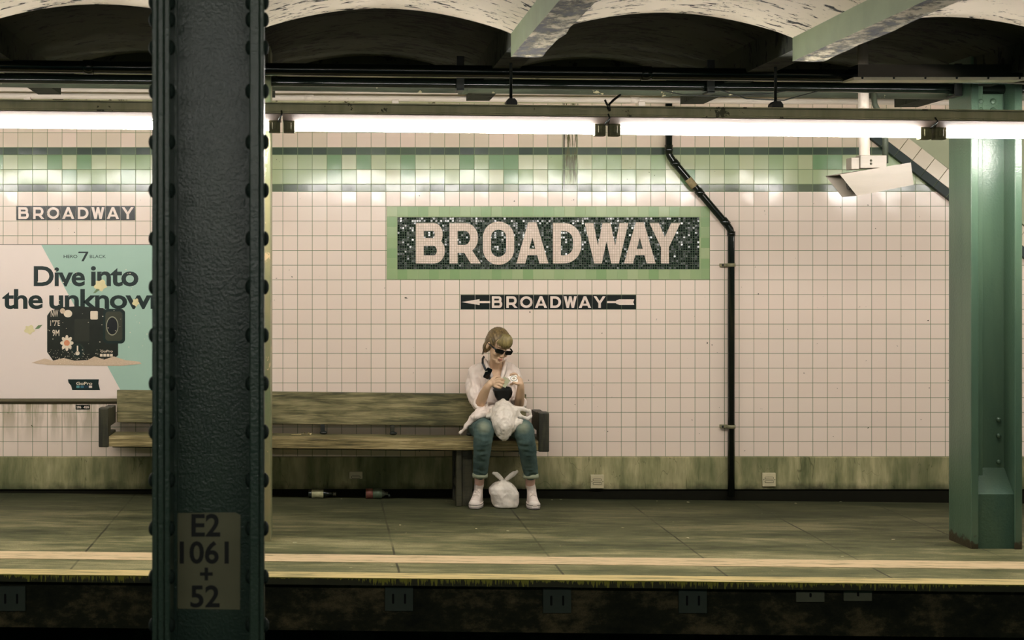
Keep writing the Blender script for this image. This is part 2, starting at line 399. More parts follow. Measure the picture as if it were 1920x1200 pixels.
front_paint = paint('dark_green_gloss_paint', S(38,56,47), S(54,70,55), None, 0.9, 0.30, 0.9, 110, spec=0.7)
pill_paint = paint('green_gloss_pillar_paint', S(60,86,70), S(88,112,88), S(214,196,160), 0.74, 0.30, 0.5, 70, (1, 1, 0.15), 0.8, True)
edge_paint = paint('worn_pillar_edge_paint', S(150,138,100), S(92,118,84), S(196,170,130), 0.62, 0.4, 0.5, 50)
black_pipe = paint('black_pipe_paint', S(14,20,16), S(22,28,22), None, 0.9, 0.16, 0.05, 30)
grey_pipe = paint('sooty_service_pipe', S(84,92,72), S(40,46,36), S(184,176,140), 0.66, 0.6, 0.3, 30, (0.4, 1, 1))
white_pipe = paint('white_conduit_paint', S(222,210,196), S(206,194,176), S(120,104,78), 0.7, 0.5, 0.2, 30, (0.4, 1, 1))
rail_m = paint('stained_channel_paint', S(190,186,150), S(160,158,122), S(76,76,50), 0.64, 0.5, 0.2, 30, (3, 1, 0.4))
refl_m = plain('white_enamel_reflector', S(136,122,114), 0.45, var=0.08, scale=4)
sock_m = plain('grimy_lamp_holder', S(104,104,72), 0.6, var=0.5, scale=60, bump=0.4)
cable_m = plain('black_cable', S(26,30,24), 0.5)
def tube_mat(name, p):
    n = N(name); n.put(n.b.inputs['Base Color'], (0.9, 0.88, 0.88, 1)); n.put(n.b.inputs['Emission Color'], (1.0, 0.955, 0.90, 1)); n.put(n.b.inputs['Emission Strength'], p); return n.m
tube_m = tube_mat('lit_fluorescent_tube', TUBE_POWER); tube_near = tube_mat('lit_fluorescent_tube_near_platform', TUBE_POWER_NEAR)
def wood(name, c1, c2, c3, stretch=(0.7, 8, 8)):
    n = N(name); a = n.noise(4, stretch, 6, 0.65, dist=0.6); b = n.noise(1.6, (1, 1, 1), 4); l = n.noise(30, (0.3, 6, 6), 3)
    base = n.ramp(n.math('ADD', n.math('MULTIPLY', a, 0.6), n.math('MULTIPLY', b, 0.4)), [(0.40, c1), (0.5, c2), (0.60, c3)])
    base = n.mix(n.mapr(l, 0.45, 0.8, 0, 0.5), base, tuple(q*0.45 for q in c1[:3])+(1,))
    return n.out(base, 0.5, 0, n.bump(n.math('ADD', a, l), 0.3, 0.003), spec=0.4)
wood_m = wood('worn_bench_wood', S(70,70,46), S(122,116,80), S(162,152,112))
wood_f = wood('scuffed_seat_edge_wood', S(72,66,40), S(138,124,82), S(190,172,126), (0.7, 10, 14))
wood_d = wood('dark_bench_end_wood', S(34,34,26), S(48,48,36), S(66,64,46), (6, 6, 0.8))
iron_m = plain('dark_iron', S(26,30,24), 0.5, var=0.3)
steel_m = paint('brushed_housing_metal', S(142,132,118), S(130,122,108), None, 0.9, 0.42, 0.08, 90, (0.4, 1, 4))
steel_in = plain('housing_inside', S(70,80,58), 0.5)
glass_m = plain('dark_camera_glass', S(20,26,22), 0.08)
plate_m = plain('outlet_cover_plastic', S(196,186,150), 0.45, var=0.12, scale=30)
plate_d = plain('dark_outlet_rubber', S(58,58,40), 0.6)  # dark tone shared by slot frames, screws, bolts and a cap
gal_m = plain('galvanised_anchor_plate', S(70,80,68), 0.5, var=0.3, scale=10, bump=0.2)
gal_l = plain('paler_anchor_plate', S(120,122,98), 0.5, var=0.3, scale=10, bump=0.2)
hole_m = plain('anchor_slot', S(10,12,10), 0.9)

# ---------------------------------------------------------------- the setting
XL, XR = -9.0, 11.0
DE = 7.594
bm = B(); 
for a, b_, c, d, e, f in ((XL, XR, DE+0.14, DW+0.3, -0.31, 0.0),): box(bm, a, b_, c, d, e, f)
bmesh.ops.subdivide_edges(bm, edges=[e for e in bm.edges if abs(e.verts[0].co.x-e.verts[1].co.x) > 1], cuts=10)
grade(bm); struct(obj('floor', bm, floor_m))
bm = B(); box(bm, XL, XR, DE, DE+0.139, -0.040, 0.0005); grade(bm); struct(obj('trim_1', bm, edge_m))
bm = B(); box(bm, XL, XR, 8.003, 8.217, -0.01, 0.0022); grade(bm); struct(obj('trim_2', bm, stripe_m))
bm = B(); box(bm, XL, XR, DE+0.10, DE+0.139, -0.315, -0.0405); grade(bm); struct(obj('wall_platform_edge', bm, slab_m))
bm = B(); box(bm, XL, XR, -3.2, DW+0.3, -1.35, -1.2); struct(obj('floor_trackbed', bm, plain('sooty_ballast', S(26,28,22), 0.95, var=0.5, scale=9, bump=1.0)))
bm = B(); box(bm, XL, XR, DW+0.1, DW+0.3, -1.2, -0.3); struct(obj('wall_under_platform', bm, slab_m))
# back wall : one shell, rows of different tile
bm = B()
for z0, z1, mi in ((-0.1, Z1, 0), (Z1, Z2, 1), (Z2, Z3, 2), (Z3, Z4, 3), (Z4, Z5, 4), (Z5, 3.9, 5)):
    a = [bm.verts.new(v) for v in ((XL, DW, z0), (XR, DW, z0), (XR, DW, z1), (XL, DW, z1))]
    f = bm.faces.new(a); f.material_index = mi
v = [bm.verts.new(q) for q in ((XL, DW+0.3, -0.1), (XR, DW+0.3, -0.1), (XR, DW+0.3, 3.9), (XL, DW+0.3, 3.9))]; bm.faces.new(v[::-1])
struct(obj('wall_back', bm, [white_tile, dark_tile, green_tile, dark_tile2, pink_tile, plaster_m], recalc=False))
# concrete base, with a gap at the floor painted near-black for grime and shade
bm = B(); prism(bm, [(DW-0.002, zr0), (DW-0.022, zr0-0.006), (DW-0.024, 0.055), (DW-0.002, 0.055)], 'x', XL, XR); struct(obj('baseboard_back', bm, base_m))
bm = B(); prism(bm, [(DW-0.003, 0.054), (DW-0.010, 0.054), (DW-0.012, -0.2), (DW-0.003, -0.2)], 'x', XL, XR); struct(obj('baseboard_back_foot', bm, plain('gutter_grime_and_shade', S(24,24,16), 0.95, spec=0.1)))

# ceiling: jack arches between cross beams
DC = 7.45; S1 = 1.513; BX = 1.003; BW = 0.163; ZB = 2.828
def zb(x): return ZB-GC*(x-BX)
bm = B()
K0, K1 = -6, 6; NA = 20
def archz(k, j, lift):
    xa = BX+BW+k*S1; xb = BX+(k+1)*S1; t = j/NA; x = xa+(xb-xa)*t
    return x, zb(x)+0.126+0.125*math.sin(math.pi*t)**0.85+lift
for k in range(K0, K1):
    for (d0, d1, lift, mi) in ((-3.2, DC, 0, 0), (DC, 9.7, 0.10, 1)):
        prev = None; nd = 8
        for j in range(NA+1):
            x, z = archz(k, j, lift)
            cur = [bm.verts.new((x, d0+(d1-d0)*i/nd, z)) for i in range(nd+1)]
            if prev:
                for i in range(nd):
                    f = bm.faces.new((prev[i], prev[i+1], cur[i+1], cur[i])); f.material_index = mi; f.smooth = True
            prev = cur
    prev = None                                             # the step between the two vault heights, shaped to cut off the light
    for j in range(NA+1):
        x, z = archz(k, j, 0); cur = [bm.verts.new((x, DC, z)), bm.verts.new((x, DC, z+0.10))]
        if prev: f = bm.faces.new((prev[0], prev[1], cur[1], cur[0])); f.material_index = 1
        prev = cur
    xa = BX+k*S1; xb = BX+BW+k*S1
    for (d0, d1, lift, mi) in ((-3.2, DC, 0.2, 0), (DC, DW+0.3, 0.3, 1)):
        pass
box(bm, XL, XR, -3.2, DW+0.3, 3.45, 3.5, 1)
for xx in range(int(XL), int(XR)):               # flat strip and header along the wall
    h = zb(xx+0.5)+0.285
    v = [bm.verts.new(q) for q in ((xx, 9.7, zb(xx)+.285), (xx+1, 9.7, zb(xx+1)+.285), (xx+1, DW+.3, zb(xx+1)+.285), (xx, DW+.3, zb(xx)+.285), (xx, 9.7, zb(xx)+.6), (xx+1, 9.7, zb(xx+1)+.6))]
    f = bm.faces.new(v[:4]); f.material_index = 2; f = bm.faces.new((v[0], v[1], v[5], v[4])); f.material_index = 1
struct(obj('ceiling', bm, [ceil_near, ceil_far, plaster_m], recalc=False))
rb = random.Random(3)
for k in range(K0, K1+1):
    bm = B(); x0 = BX+k*S1; x1 = x0+BW; z = zb(x0)
    n = 60
    prev = None
    for i in range(n+1):                                    # near part, ragged underside
        y = -3.2+(DC+3.2)*i/n
        jag = 0.012*(mn.noise(Vector((k*3.1, y*3.0, 0)))) if i not in (0, n) else 0
        jr = 0.03*mn.noise(Vector((k*7.7, y*5.0, 3)))
        cur = [bm.verts.new(q) for q in ((x0, y, z+0.35), (x0, y, z), (x0+BW*0.33, y, z+jag*0.5), (x0+BW*0.66, y, z-0.004+jag), (x1+jr, y, z+abs(jag)), (x1, y, z+0.35))]
        if prev:
            for q in range(5):
                f = bm.faces.new((prev[q], prev[q+1], cur[q+1], cur[q])); f.material_index = 0 if q in (0, 4) else 1
        else: bm.faces.new(cur[::-1])
        prev = cur
    bm.faces.new(prev)
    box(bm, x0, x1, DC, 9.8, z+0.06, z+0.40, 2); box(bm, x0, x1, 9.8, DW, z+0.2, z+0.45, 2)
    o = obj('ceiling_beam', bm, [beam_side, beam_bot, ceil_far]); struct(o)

# plaster soffit of a stair, upper right, with its raking tile course
DS = DW-0.03
bm = B(); A = [(1655, 262), (1668, 262), (1800, 362), (1800, 375)]
def wp(px, py, D): q = W(px, py, D); return (q.x, q.z)
prism(bm, [wp(1645, 244, DS), wp(2100, 244, DS), wp(2100, 556, DS), wp(1706, 262, DS), wp(1690, 250, DS)][::-1], 'y', DS, DW-0.001, 0)
st = struct(obj('trim_3', bm, plain('plaster_stair_soffit', S(160,164,134), 0.8, var=0.12, scale=4)))
bm = B(); du = Vector((116, 90)).normalized(); 
def rake(o0, o1, s0, s1, y0, y1, mi, bm=bm):
    nrm = Vector((-du.y, du.x))
    pts = [Vector((1662, 262))+du*s0+nrm*o0, Vector((1662, 262))+du*s1+nrm*o0, Vector((1662, 262))+du*s1+nrm*o1, Vector((1662, 262))+du*s0+nrm*o1]
    prism(bm, [wp(p.x, p.y, y0) for p in pts], 'y', y0, y1, mi)
for i in range(-1, 12): rake(-28, 0, i*31.0+0.6, i*31.0+30.4, DS-0.015, DW-0.001, 0)
for i in range(-1, 12): rake(0.6, 16, i*31.0+0.6, i*31.0+30.4, DS-0.012, DW-0.001, 1)
rake(-28, 16, -30, 370, DS-0.006, DW-0.001, 2)
struct(obj('trim_4', bm, [plain('raking_pale_tile', S(206,192,166), 0.25, var=0.1, scale=3), plain('raking_dark_tile', S(20,38,32), 0.6), plain('tile_grout', S(120,130,90), 0.9)]))

# ---------------------------------------------------------------- pillars
def rivet_bm(c, axis, r=0.019, h=0.013):
    b = B(); c = Vector(c); n = 12; rings = []
    ax = {'x': (Vector((0,1,0)), Vector((0,0,1)), Vector((1,0,0))), '-x': (Vector((0,1,0)), Vector((0,0,1)), Vector((-1,0,0))), '-y': (Vector((1,0,0)), Vector((0,0,1)), Vector((0,-1,0)))}[axis]
    for i in range(5):
        a = math.pi/2*i/5; rings.append([b.verts.new(c+ax[0]*r*math.cos(a)*math.cos(2*math.pi*k/n)+ax[1]*r*math.cos(a)*math.sin(2*math.pi*k/n)+ax[2]*h*math.sin(a)) for k in range(n)])
    for i in range(4):
        for k in range(n): f = b.faces.new((rings[i][k], rings[i][(k+1)%n], rings[i+1][(k+1)%n], rings[i+1][k])); f.smooth = True
    f = b.faces.new(rings[4]); b.faces.new(rings[0][::-1]); return b
rivet_m = plain('dark_rivet_paint', S(26,38,32), 0.75, spec=0.2)
D0 = 3.8; k0 = F/D0
xl = (285-CX)/k0; xr = (495-CX)/k0; fl = 0.048; fr = 0.040; DEP = 0.16; zt, zbm = 3.25, -1.2
pc = thing('steel_column', ((xl+xr)/2, D0+DEP/2, zbm), 'dark green riveted steel column standing nearest, with stencilled numbers on a pale patch', 'column')
def plate(name, x0, x1, y0, y1, par, mat, z0=zbm, z1=zt, r=0.003):
    b = B(); bbox(b, x0, x1, y0, y1, z0, z1, r, 1); return obj(name, b, mat, par)
plate('cover_plate', xl, xl+0.014, D0, D0+DEP, pc, front_paint)
plate('flange', xl+0.0145, xl+0.031, D0+0.004, D0+DEP-0.004, pc, front_paint)
plate('flange', xl+0.0315, xl+fl, D0+0.010, D0+DEP-0.010, pc, front_paint)
plate('cover_plate', xr-0.012, xr, D0, D0+0.05, pc, front_paint)
plate('flange', xr-fr, xr-0.0125, D0+0.006, D0+DEP-0.006, pc, front_paint)
wy = D0+0.15
b = B(); box(b, xl+fl, xr-fr, wy-0.007, wy+0.007, zbm, zt)
web = obj('web', b, front_paint, pc)
for sx, x0 in ((1, xl+fl), (-1, xr-fr)):       # connecting angles against the web
    b = B(); xx = sorted((x0, x0+sx*0.008)); box(b, xx[0], xx[1], wy-0.030, wy-0.0075, zbm, zt); obj('angle', b, front_paint, pc)
def zc(py, D=D0+0.05): return EYE-(py-CY)*D/F
ys = [8, 40, 92, 173]+[268+90*k for k in range(11)]
for i, y in enumerate(ys):
    z = zc(y)
    for x, ax in ((xl, '-x'), (xr, 'x'), (xl+fl, 'x'), (xr-fr, '-x')):
        obj('rivet', rivet_bm((x, D0+0.028, z), ax, 0.021 if ax in ('-x', 'x') else 0.018, 0.013), rivet_m, pc)
# the pale number patch on the web and its stencilled characters
yw = wy-0.0075; kw = F/yw
def xm(px): return (px-CX)/kw
def zm(py): return EYE-(py-CY)/kw
b = B(); prism(b, [(xm(326), zm(1141)), (xm(450), zm(1143)), (xm(451), zm(966)), (xm(442), zm(961)), (xm(332), zm(962)), (xm(326), zm(968))], 'y', yw-0.0012, yw-0.0002)
patch = obj('number_patch', b, plain('faded_patch_paint', S(112,112,84), 0.6, var=0.25, scale=9), pc); patch['label'] = 'pale painted patch carrying stencilled column number'
sten = plain('black_stencil_paint', S(16,20,16), 0.6)
def stencil(s, x0, x1, y0, y1, bold):
    obj('stencilled_number', text_box(s, xm(x0), xm(x1), zm(y1), zm(y0), yw-0.0018, bold, 0.0004), sten, patch)
stencil('E2', 359, 413, 963, 1006, 0.022); stencil('1061', 337, 429, 1014, 1057, 0.022); stencil('+', 375, 399, 1064, 1088, 0.03); stencil('52', 357, 412, 1097, 1139, 0.022)

# platform columns (a matching pair, one mostly behind the near column)
DP = 8.6; kp = F/DP
px0 = (1821-CX)/kp; px1 = (1917-CX)/kp; tf = 0.046; zf = -G*px0
def platform_column(label):
    c = thing('platform_column', (0, 0, 0), label, 'column', 'green platform columns')
    ZT = 3.3
    plate('flange', px0, px0+tf, DP, DP+0.31, c, pill_paint, zf-0.01, ZT, 0.004)
    plate('flange', px1-tf, px1, DP, DP+0.31, c, pill_paint, zf-0.01, ZT, 0.004)
    b = B(); box(b, px0+tf, px1-tf, DP+0.14, DP+0.165, zf, ZT); obj('web', b, pill_paint, c)
    b = B(); bbox(b, px0+tf, px0+tf+0.075, DP+0.10, DP+0.1395, zf+0.4, ZT, 0.006, 2); obj('angle', b, pill_paint, c)
    b = B(); z1 = EYE-(925-CY)/kp; z2 = z1+0.10
    prism(b, [(DP+0.012, zf), (DP+0.012, z1-0.008), (DP+0.02, z1), (DP+0.128, z2+0.03), (DP+0.139, z2+0.04), (DP+0.139, zf)], 'x', px0+tf, px1-tf); obj('concrete_filling', b, paint('filling_paint', S(48,76,62), S(70,92,70), None, .9, 0.62, 0.9, 60, spec=0.3), c)
    for y in (787, 817, 866):
        p = W(1872, y, DP+0.14); obj('bolt', rivet_bm((p.x, DP+0.14, p.z), '-y', 0.016, 0.016), pill_paint, c)
    b = B(); zz = EYE-(214-CY)/kp; bbox(b, px0+tf, px1-tf-0.02, DP+0.108, DP+0.139, zz-0.02, zz+0.14, 0.003, 1); sp = obj('splice_plate', b, pill_paint, c)
    for (x, y) in ((1838, 190), (1838, 206), (1862, 190), (1862, 207)):
        p = W(x, y, DP+0.108); obj('rivet', rivet_bm((p.x, DP+0.108, p.z), '-y', 0.019, 0.014), pill_paint, c)
    return c
pcol = platform_column('green riveted platform column at the right end of the view, standing in full sight')
dxc = (507-1917)/kp
pc2 = copy_tree(pcol, dxc, 'green and tan platform column, only a narrow strip showing behind the nearest column', (0, 0, -G*dxc))
for ch in pc2.children:
    if ch.name.startswith('flange'):
        ch.data = ch.data.copy(); ch.data.materials[0] = edge_paint

# ---------------------------------------------------------------- lamps
DT = 8.05; kt = F/DT
def zt_(py, px): return EYE-(py-CY)/kt          # height of a lamp feature seen at px,py
XT0 = (553-CX)/kt; PIT = 609.0/kt; LIT = 560.0/kt
def lz(py): return EYE-(py-CY)/kt + G*((740-CX)/kt)   # height at X=0 for a feature read at px=740
rail = B(); box(rail, XL, XR, DT-0.045, DT+0.05, lz(212.5), lz(199)); box(rail, XL, XR, DT-0.058, DT+0.06, lz(198.5), lz(196.2)); box(rail, XL, XR, DT-0.052, DT+0.055, lz(216), lz(213.2)); grade(rail)
rl = thing('light_channel', (0, DT, lz(206)), 'long olive stained steel channel carrying the row of fluorescent lamps', 'lamp channel')
obj('channel', rail, rail_m, rl)
def lamp_fixture(x0, D, label, near=False, dz=0.0):
    t = thing('fluorescent_light', (x0+LIT/2, D, lz(230)-G*(x0+LIT/2)+dz), label, 'ceiling light', 'fluorescent lights in the row over the platform edge' if not near else 'fluorescent lights over the facing platform')
    a, c = x0-0.07, x0+LIT+0.07
    b = B(); pts = [(D-0.085, lz(218)+dz), (D-0.085, lz(219)+dz), (D-0.043, lz(229)+dz), (D-0.038, lz(229)+dz), (D+0.088, lz(229)+dz), (D+0.091, lz(228)+dz), (D+0.06, lz(218)+dz)]; prism(b, pts, 'x', a, c); grade(b); obj('housing', b, refl_m, t)
    zc_ = lz(240)+dz
    b = B(); tube(b, [(x0, D, zc_), (x0+LIT, D, zc_)], 0.024, 12); grade(b); tb = obj('tube', b, tube_near if near else tube_m, t)
    for s, xx in ((-1, x0), (1, x0+LIT)):
        b = B(); xs = sorted((xx, xx+s*0.066)); bbox(b, xs[0], xs[1], D-0.03, D+0.03, lz(251.5)+dz, lz(228)+dz, 0.006, 2)
        bbox(b, xs[0]+0.02, xs[1]-0.02, D-0.036, D-0.028, lz(246)+dz, lz(232)+dz, 0.003, 1); grade(b); obj('lamp_holder', b, sock_m, t)
    b = B(); xx = x0+LIT+0.075; tube(b, [(xx, D-0.05, lz(212)+dz), (xx+0.004, D-0.075, lz(220)+dz), (xx-0.012, D-0.06, lz(227)+dz), (xx-0.02, D-0.02, lz(232)+dz)], 0.005, 8); grade(b); obj('wire', b, cable_m, t)
    return t
LL = {-1: 'fluorescent light at far left of the row, cut by the frame and the nearest column', 0: 'fluorescent light directly above the large station name sign, between two pairs of lamp holders',
      1: 'fluorescent light over the bent drain pipe and security camera', 2: 'fluorescent light at the right end of the row in front of the green column'}
for k in (-4, -3, -2, -1, 0, 1, 2, 3, 4):
    lamp_fixture(XT0+k*PIT, DT, LL.get(k, 'fluorescent light further along the row, outside the view'))
for k in (-3, -2, -1, 0, 1, 2):
    lamp_fixture(XT0+k*PIT, 0.9, 'fluorescent light over the facing platform behind the camera', True)
# rods that hang the channel
for px in (958, 1454):
    t = thing('channel_hanger', W(px, 190, DT), 'black clamp and rod hanging the lamp channel, above the large sign' if px == 958 else 'black clamp and rod hanging the lamp channel, right of the bent pipe', 'hanger')
    p = W(px, 0, DT).x; zz = EYE-(197-CY)/kt-(G*(p-0.4))
    b = B(); prism(b, [(p-0.033, zz), (p+0.033, zz), (p+0.031, zz+0.025), (p+0.018, zz+0.042), (p-0.018, zz+0.042), (p-0.031, zz+0.025)], 'y', DT-0.04, DT+0.04); obj('clamp', b, iron_m, t)
    b = B(); tube(b, [(p, DT, zz+0.03), (p, DT, zb(p)+0.2)], 0.009, 8); obj('rod', b, iron_m, t)

# ---------------------------------------------------------------- pipes under the ceiling
def run(name, pa, pb, D, r, mat, label, cat='pipe', joints=(), seg=16, group=None):
    """straight run through two picture heights"""
    A = W(0, pa, D); Bp = W(1920, pb, D); sl = (Bp.z-A.z)/(Bp.x-A.x); z = lambda x: A.z+sl*(x-A.x)
    t = thing(name, (0, D, z(0)), label, cat, group)
    b = B(); tube(b, [(XL, D, z(XL)), (XR, D, z(XR))], r, seg); obj('pipe_run', b, mat, t)
    for j in joints:
        x = W(j, 0, D).x; b = B(); tube(b, [(x-0.03, D, z(x-0.03)), (x+0.03, D, z(x+0.03))], r*1.16, seg); obj('coupling', b, mat, t)
    return t, z
run('ceiling_pipe', 124, 146, 8.3, 0.038, black_pipe, 'glossy black pipe running nearest under the dark vaults', joints=(166, 1211))
t2, z2 = run('ceiling_pipe', 147, 168, 8.75, 0.032, black_pipe, 'dull black pipe added as the shaded top of the thick grey one')  # added run, its black stands for the grey pipe's shaded upper side
t3, z3 = run('ceiling_pipe', 151, 176, 9.05, 0.044, grey_pipe, 'thick sooty grey pipe with pale flaking underside, above the lamp channel', joints=(868, 1250, 1800))
t4, z4 = run('wall_conduit', 179.5, 193, 10.05, 0.021, white_pipe, 'thin white conduit along the top of the tiled wall', 'conduit', joints=(580, 1190))
t5, z5 = run('wall_conduit', 166, 180, 10.2, 0.040, white_pipe, 'thick white painted conduit against the wall plaster, just above the thin one', 'conduit')
for px in (741, 1202, 52):
    x = W(px, 0, 10.05).x; b = B(); bbox(b, x-0.024, x+0.024, 10.02, 10.06, z4(x)-0.05, z4(x)-0.012, 0.004); o = obj('conduit_clip', b, white_pipe, t4)
# saddles joining the black pipes
for px in (866, 1341, 1810):
    x = W(px, 0, 8.6).x; b = B(); bbox(b, x-0.024, x+0.024, 8.69, 8.81, z2(x)-0.053, z2(x)-0.037, 0.004); bbox(b, x-0.024, x+0.024, 8.69, 8.705, z2(x)-0.05, zb(x)+0.2, 0.004)
    o = obj('pipe_bracket', b, iron_m, None, loc=(x, 8.7, z2(x)-0.05)); tag(o, {866: 'black strap bracket holding the pipes, above letters R and O of the large sign', 1341: 'black strap bracket holding the pipes, left of the security camera', 1810: 'black strap bracket holding the pipes beside the right column top'}[px], 'bracket', 'brackets under the ceiling pipes')
# closed cable trough
t = thing('cable_trough', W(1750, 140, 8.2), 'long black trough with a pale bolted lower lip, top right under the dark vault', 'trough')
a, c = W(1597, 0, 8.2).x, W(1908, 0, 8.2).x; zt1 = W(0, 124, 8.2).z; zt0 = W(0, 150, 8.2).z
b = B(); prism(b, [(8.13, zt1), (8.28, zt1), (8.28, zt0), (8.13, zt0)], 'x', a+0.01, c-0.005); obj('cover', b, black_pipe, t)
b = B(); prism(b, [(8.115, zt0+0.005), (8.29, zt0+0.005), (8.29, zt0-0.004), (8.115, zt0-0.012)], 'x', a-0.02, c+0.01); obj('lip', b, plain('pale_trough_lip', S(240,232,205), 0.4), t)
for i in range(6):
    x = a+0.03+(c-a-0.06)*i/5; obj('bolt', rivet_bm((x, 8.115, zt0), '-y', 0.007, 0.006), iron_m, t)
# loose cables
bm = B()
for (pts, r) in (([(1200, 160), (1280, 178), (1360, 181), (1440, 176), (1520, 163.5)], 0.004), ([(1330, 162), (1400, 185), (1470, 188), (1560, 164)], 0.004)):
    tube(bm, [W(x, y, 8.735) for x, y in pts], r, 6)
tag(obj('loose_cable', bm, cable_m), 'thin black cables drooping under the pipes between bracket and camera mount', 'cable')
bm = B(); tube(bm, [W(1143, 208, 7.99), W(1142, 196, 8.0), W(1150, 188, 8.1), W(1163, 178, 8.3)], 0.007, 6); tube(bm, [W(1141, 205, 7.99), W(1138, 196, 8.0), W(1134, 187, 8.0)], 0.006, 6)
tag(obj('feed_cable', bm, cable_m), 'short forked cable rising from the lamp channel above the last sign letters', 'cable')

# ---------------------------------------------------------------- signs
SY = DW-0.004
t = thing('mosaic_sign', (xw(1027), DW, zw(455)), 'large mosaic station name sign in pale letters on dark glass with green border', 'sign')
b = B(); fo = (725, 1330, 387.5, 524); fi = (745, 1311, 407, 505)
prism(b, [(xw(fo[0]), zw(fo[3])), (xw(fo[1]), zw(fo[3])), (xw(fo[1]), zw(fi[3])), (xw(fo[0]), zw(fi[3]))], 'y', SY, DW-0.0005)
prism(b, [(xw(fo[0]), zw(fi[2])), (xw(fo[1]), zw(fi[2])), (xw(fo[1]), zw(fo[2])), (xw(fo[0]), zw(fo[2]))], 'y', SY, DW-0.0005)
for a, c in ((fo[0], fi[0]), (fi[1], fo[1])): prism(b, [(xw(a), zw(fi[3])), (xw(c), zw(fi[3])), (xw(c), zw(fi[2])), (xw(a), zw(fi[2]))], 'y', SY, DW-0.0005)
fr_ = obj('border', b, frame_tile, None); fr_.parent = t; fr_.location = -Vector(t.location)
b = B(); prism(b, [(xw(fi[0]), zw(fi[3])), (xw(fi[1]), zw(fi[3])), (xw(fi[1]), zw(fi[2])), (xw(fi[0]), zw(fi[2]))], 'y', SY+0.001, DW-0.0005)
fd = obj('field', b, mosaic_dark, None); fd.parent = t; fd.location = -Vector(t.location)
for ch, x0, x1, y0, y1 in (('B', 779.5, 834, 418, 494), ('R', 842.8, 898, 418, 494), ('O', 905.5, 964, 415.5, 496.5), ('A', 968, 1028, 417, 494), ('D', 1036.5, 1089.5, 418, 494), ('W', 1096, 1178, 418, 494), ('A', 1169.8, 1229, 417, 494), ('Y', 1217.5, 1275.5, 418, 494)):
    b = B(); glyph_bm(b, ch, xw(x0), zw(y1), (x1-x0)/250, (y1-y0)/250, 15.0/250, SY-0.0015, SY+0.002)
    o = obj('letter', b, mosaic_pale, None); o.parent = t; o.location = -Vector(t.location)
def tile_sign(label, x0, y0, y1, n, first, arrows):
    t = thing('tile_name_sign', (xw(x0), DW, zw(y1)), label, 'sign'); pit = 27.45 if arrows else 27.9
    b = B()
    for i in range(n):
        prism(b, [(xw(x0+i*pit+0.4), zw(y1)), (xw(x0+(i+1)*pit-0.4), zw(y1)), (xw(x0+(i+1)*pit-0.4), zw(y0)), (xw(x0+i*pit+0.4), zw(y0))], 'y', DW-0.004, DW-0.0005)
    obj('tiles', b, sign_black, t)
    for i, ch in enumerate('BROADWAY'):
        gx = x0+(i+first)*pit; b = B(); ww = {'B': 19.5, 'R': 20, 'O': 24, 'A': 23, 'D': 20, 'W': 24.5, 'Y': 22.5}[ch]
        hh = (y1-y0)*0.82; glyph_bm(b, ch, xw(gx+(pit-ww)/2), zw(y1-(y1-y0)*0.09), ww/250, hh/250, 4.6/250, DW-0.0055, DW-0.0042); obj('letter', b, sign_white, t)
    if arrows:
        b = B(); yc = (y0+y1)/2
        P2 = lambda l: [(xw(x), zw(y)) for x, y in l]
        prism(b, P2([(865, yc), (899, yc+5.5), (899, yc-5.5)]), 'y', DW-0.0055, DW-0.0042)
        prism(b, P2([(898, yc+1.8), (919, yc+1.8), (919, yc-1.8), (898, yc-1.8)]), 'y', DW-0.0053, DW-0.0042)
        obj('arrow_head', b, sign_white, t)
        b = B(); prism(b, P2([(1138, yc+1.8), (1157, yc+1.8), (1157, yc-1.8), (1138, yc-1.8)]), 'y', DW-0.0053, DW-0.0042)
        prism(b, P2([(1155, yc+3), (1161, yc+5.2), (1189, yc+5.2), (1187, yc), (1189, yc-5.2), (1161, yc-5.2), (1155, yc-3)]), 'y', DW-0.0055, DW-0.0042)
        obj('arrow_tail', b, sign_white, t)
tile_sign('small black station name tile strip with arrow, right above the seated person', 863.2, 553, 579.8, 12, 2, True)
tile_sign('small black station name tile strip above the poster', 30.5, 386, 413, 8, 0, False)
# number plate under the poster
t = thing('number_plate', (xw(155), DW, zw(763)), 'tiny black number plate on stained tiles below the poster', 'sign')
b = B(); box(b, xw(142), xw(168.5), DW-0.004, DW-0.0005, zw(767.5), zw(759)); obj('plate', b, sign_black, t)
obj('number', text_box('286  -035', xw(143.5), xw(167), zw(765.5), zw(761), DW-0.0046, 0.02), sign_white, t)

# ---------------------------------------------------------------- poster
PY = DW-0.012
t = thing('advert_poster', (xw(160), DW, zw(747)), 'pale and teal advertising poster of a black action camera, behind the bench end', 'poster')
paper = plain('poster_paper', S(236,221,210), 0.22, var=0.03, scale=2, bump=0.0); teal = plain('poster_teal_ink', S(166,196,178), 0.22, var=0.04, scale=2)
ink = plain('poster_dark_ink', S(26,42,38), 0.3, var=0.1); ink2 = plain('camera_picture_ink', S(34,38,30), 0.3, var=0.5, scale=14); ink3 = plain('camera_lens_ink', S(62,64,50), 0.3, var=0.25, scale=9)
def PP(l): return [(xw(x), zw(y)) for x, y in l]
def flat(name, polys, mat, lay, par=t):
    b = B()
    for p in polys: prism(b, PP(p), 'y', PY-0.0003*lay, PY+0.0001)
    return obj(name, b, mat, par)
b = B(); prism(b, PP([(-16, 747), (336, 747), (336, 459), (-16, 459)]), 'y', PY, DW-0.0005); sheet = obj('sheet', b, paper, t)
flat('teal_panel', [[(78, 459), (336, 459), (336, 747), (235, 747)]], teal, 1)
for wd_, a_, b_ in (('Dive', 64, 160), ('into', 171, 260)): obj('headline', text_box(wd_, xw(a_), xw(b_), zw(537), zw(499), PY-0.0008, 0.024, 0.0002, 0.94), ink, t)
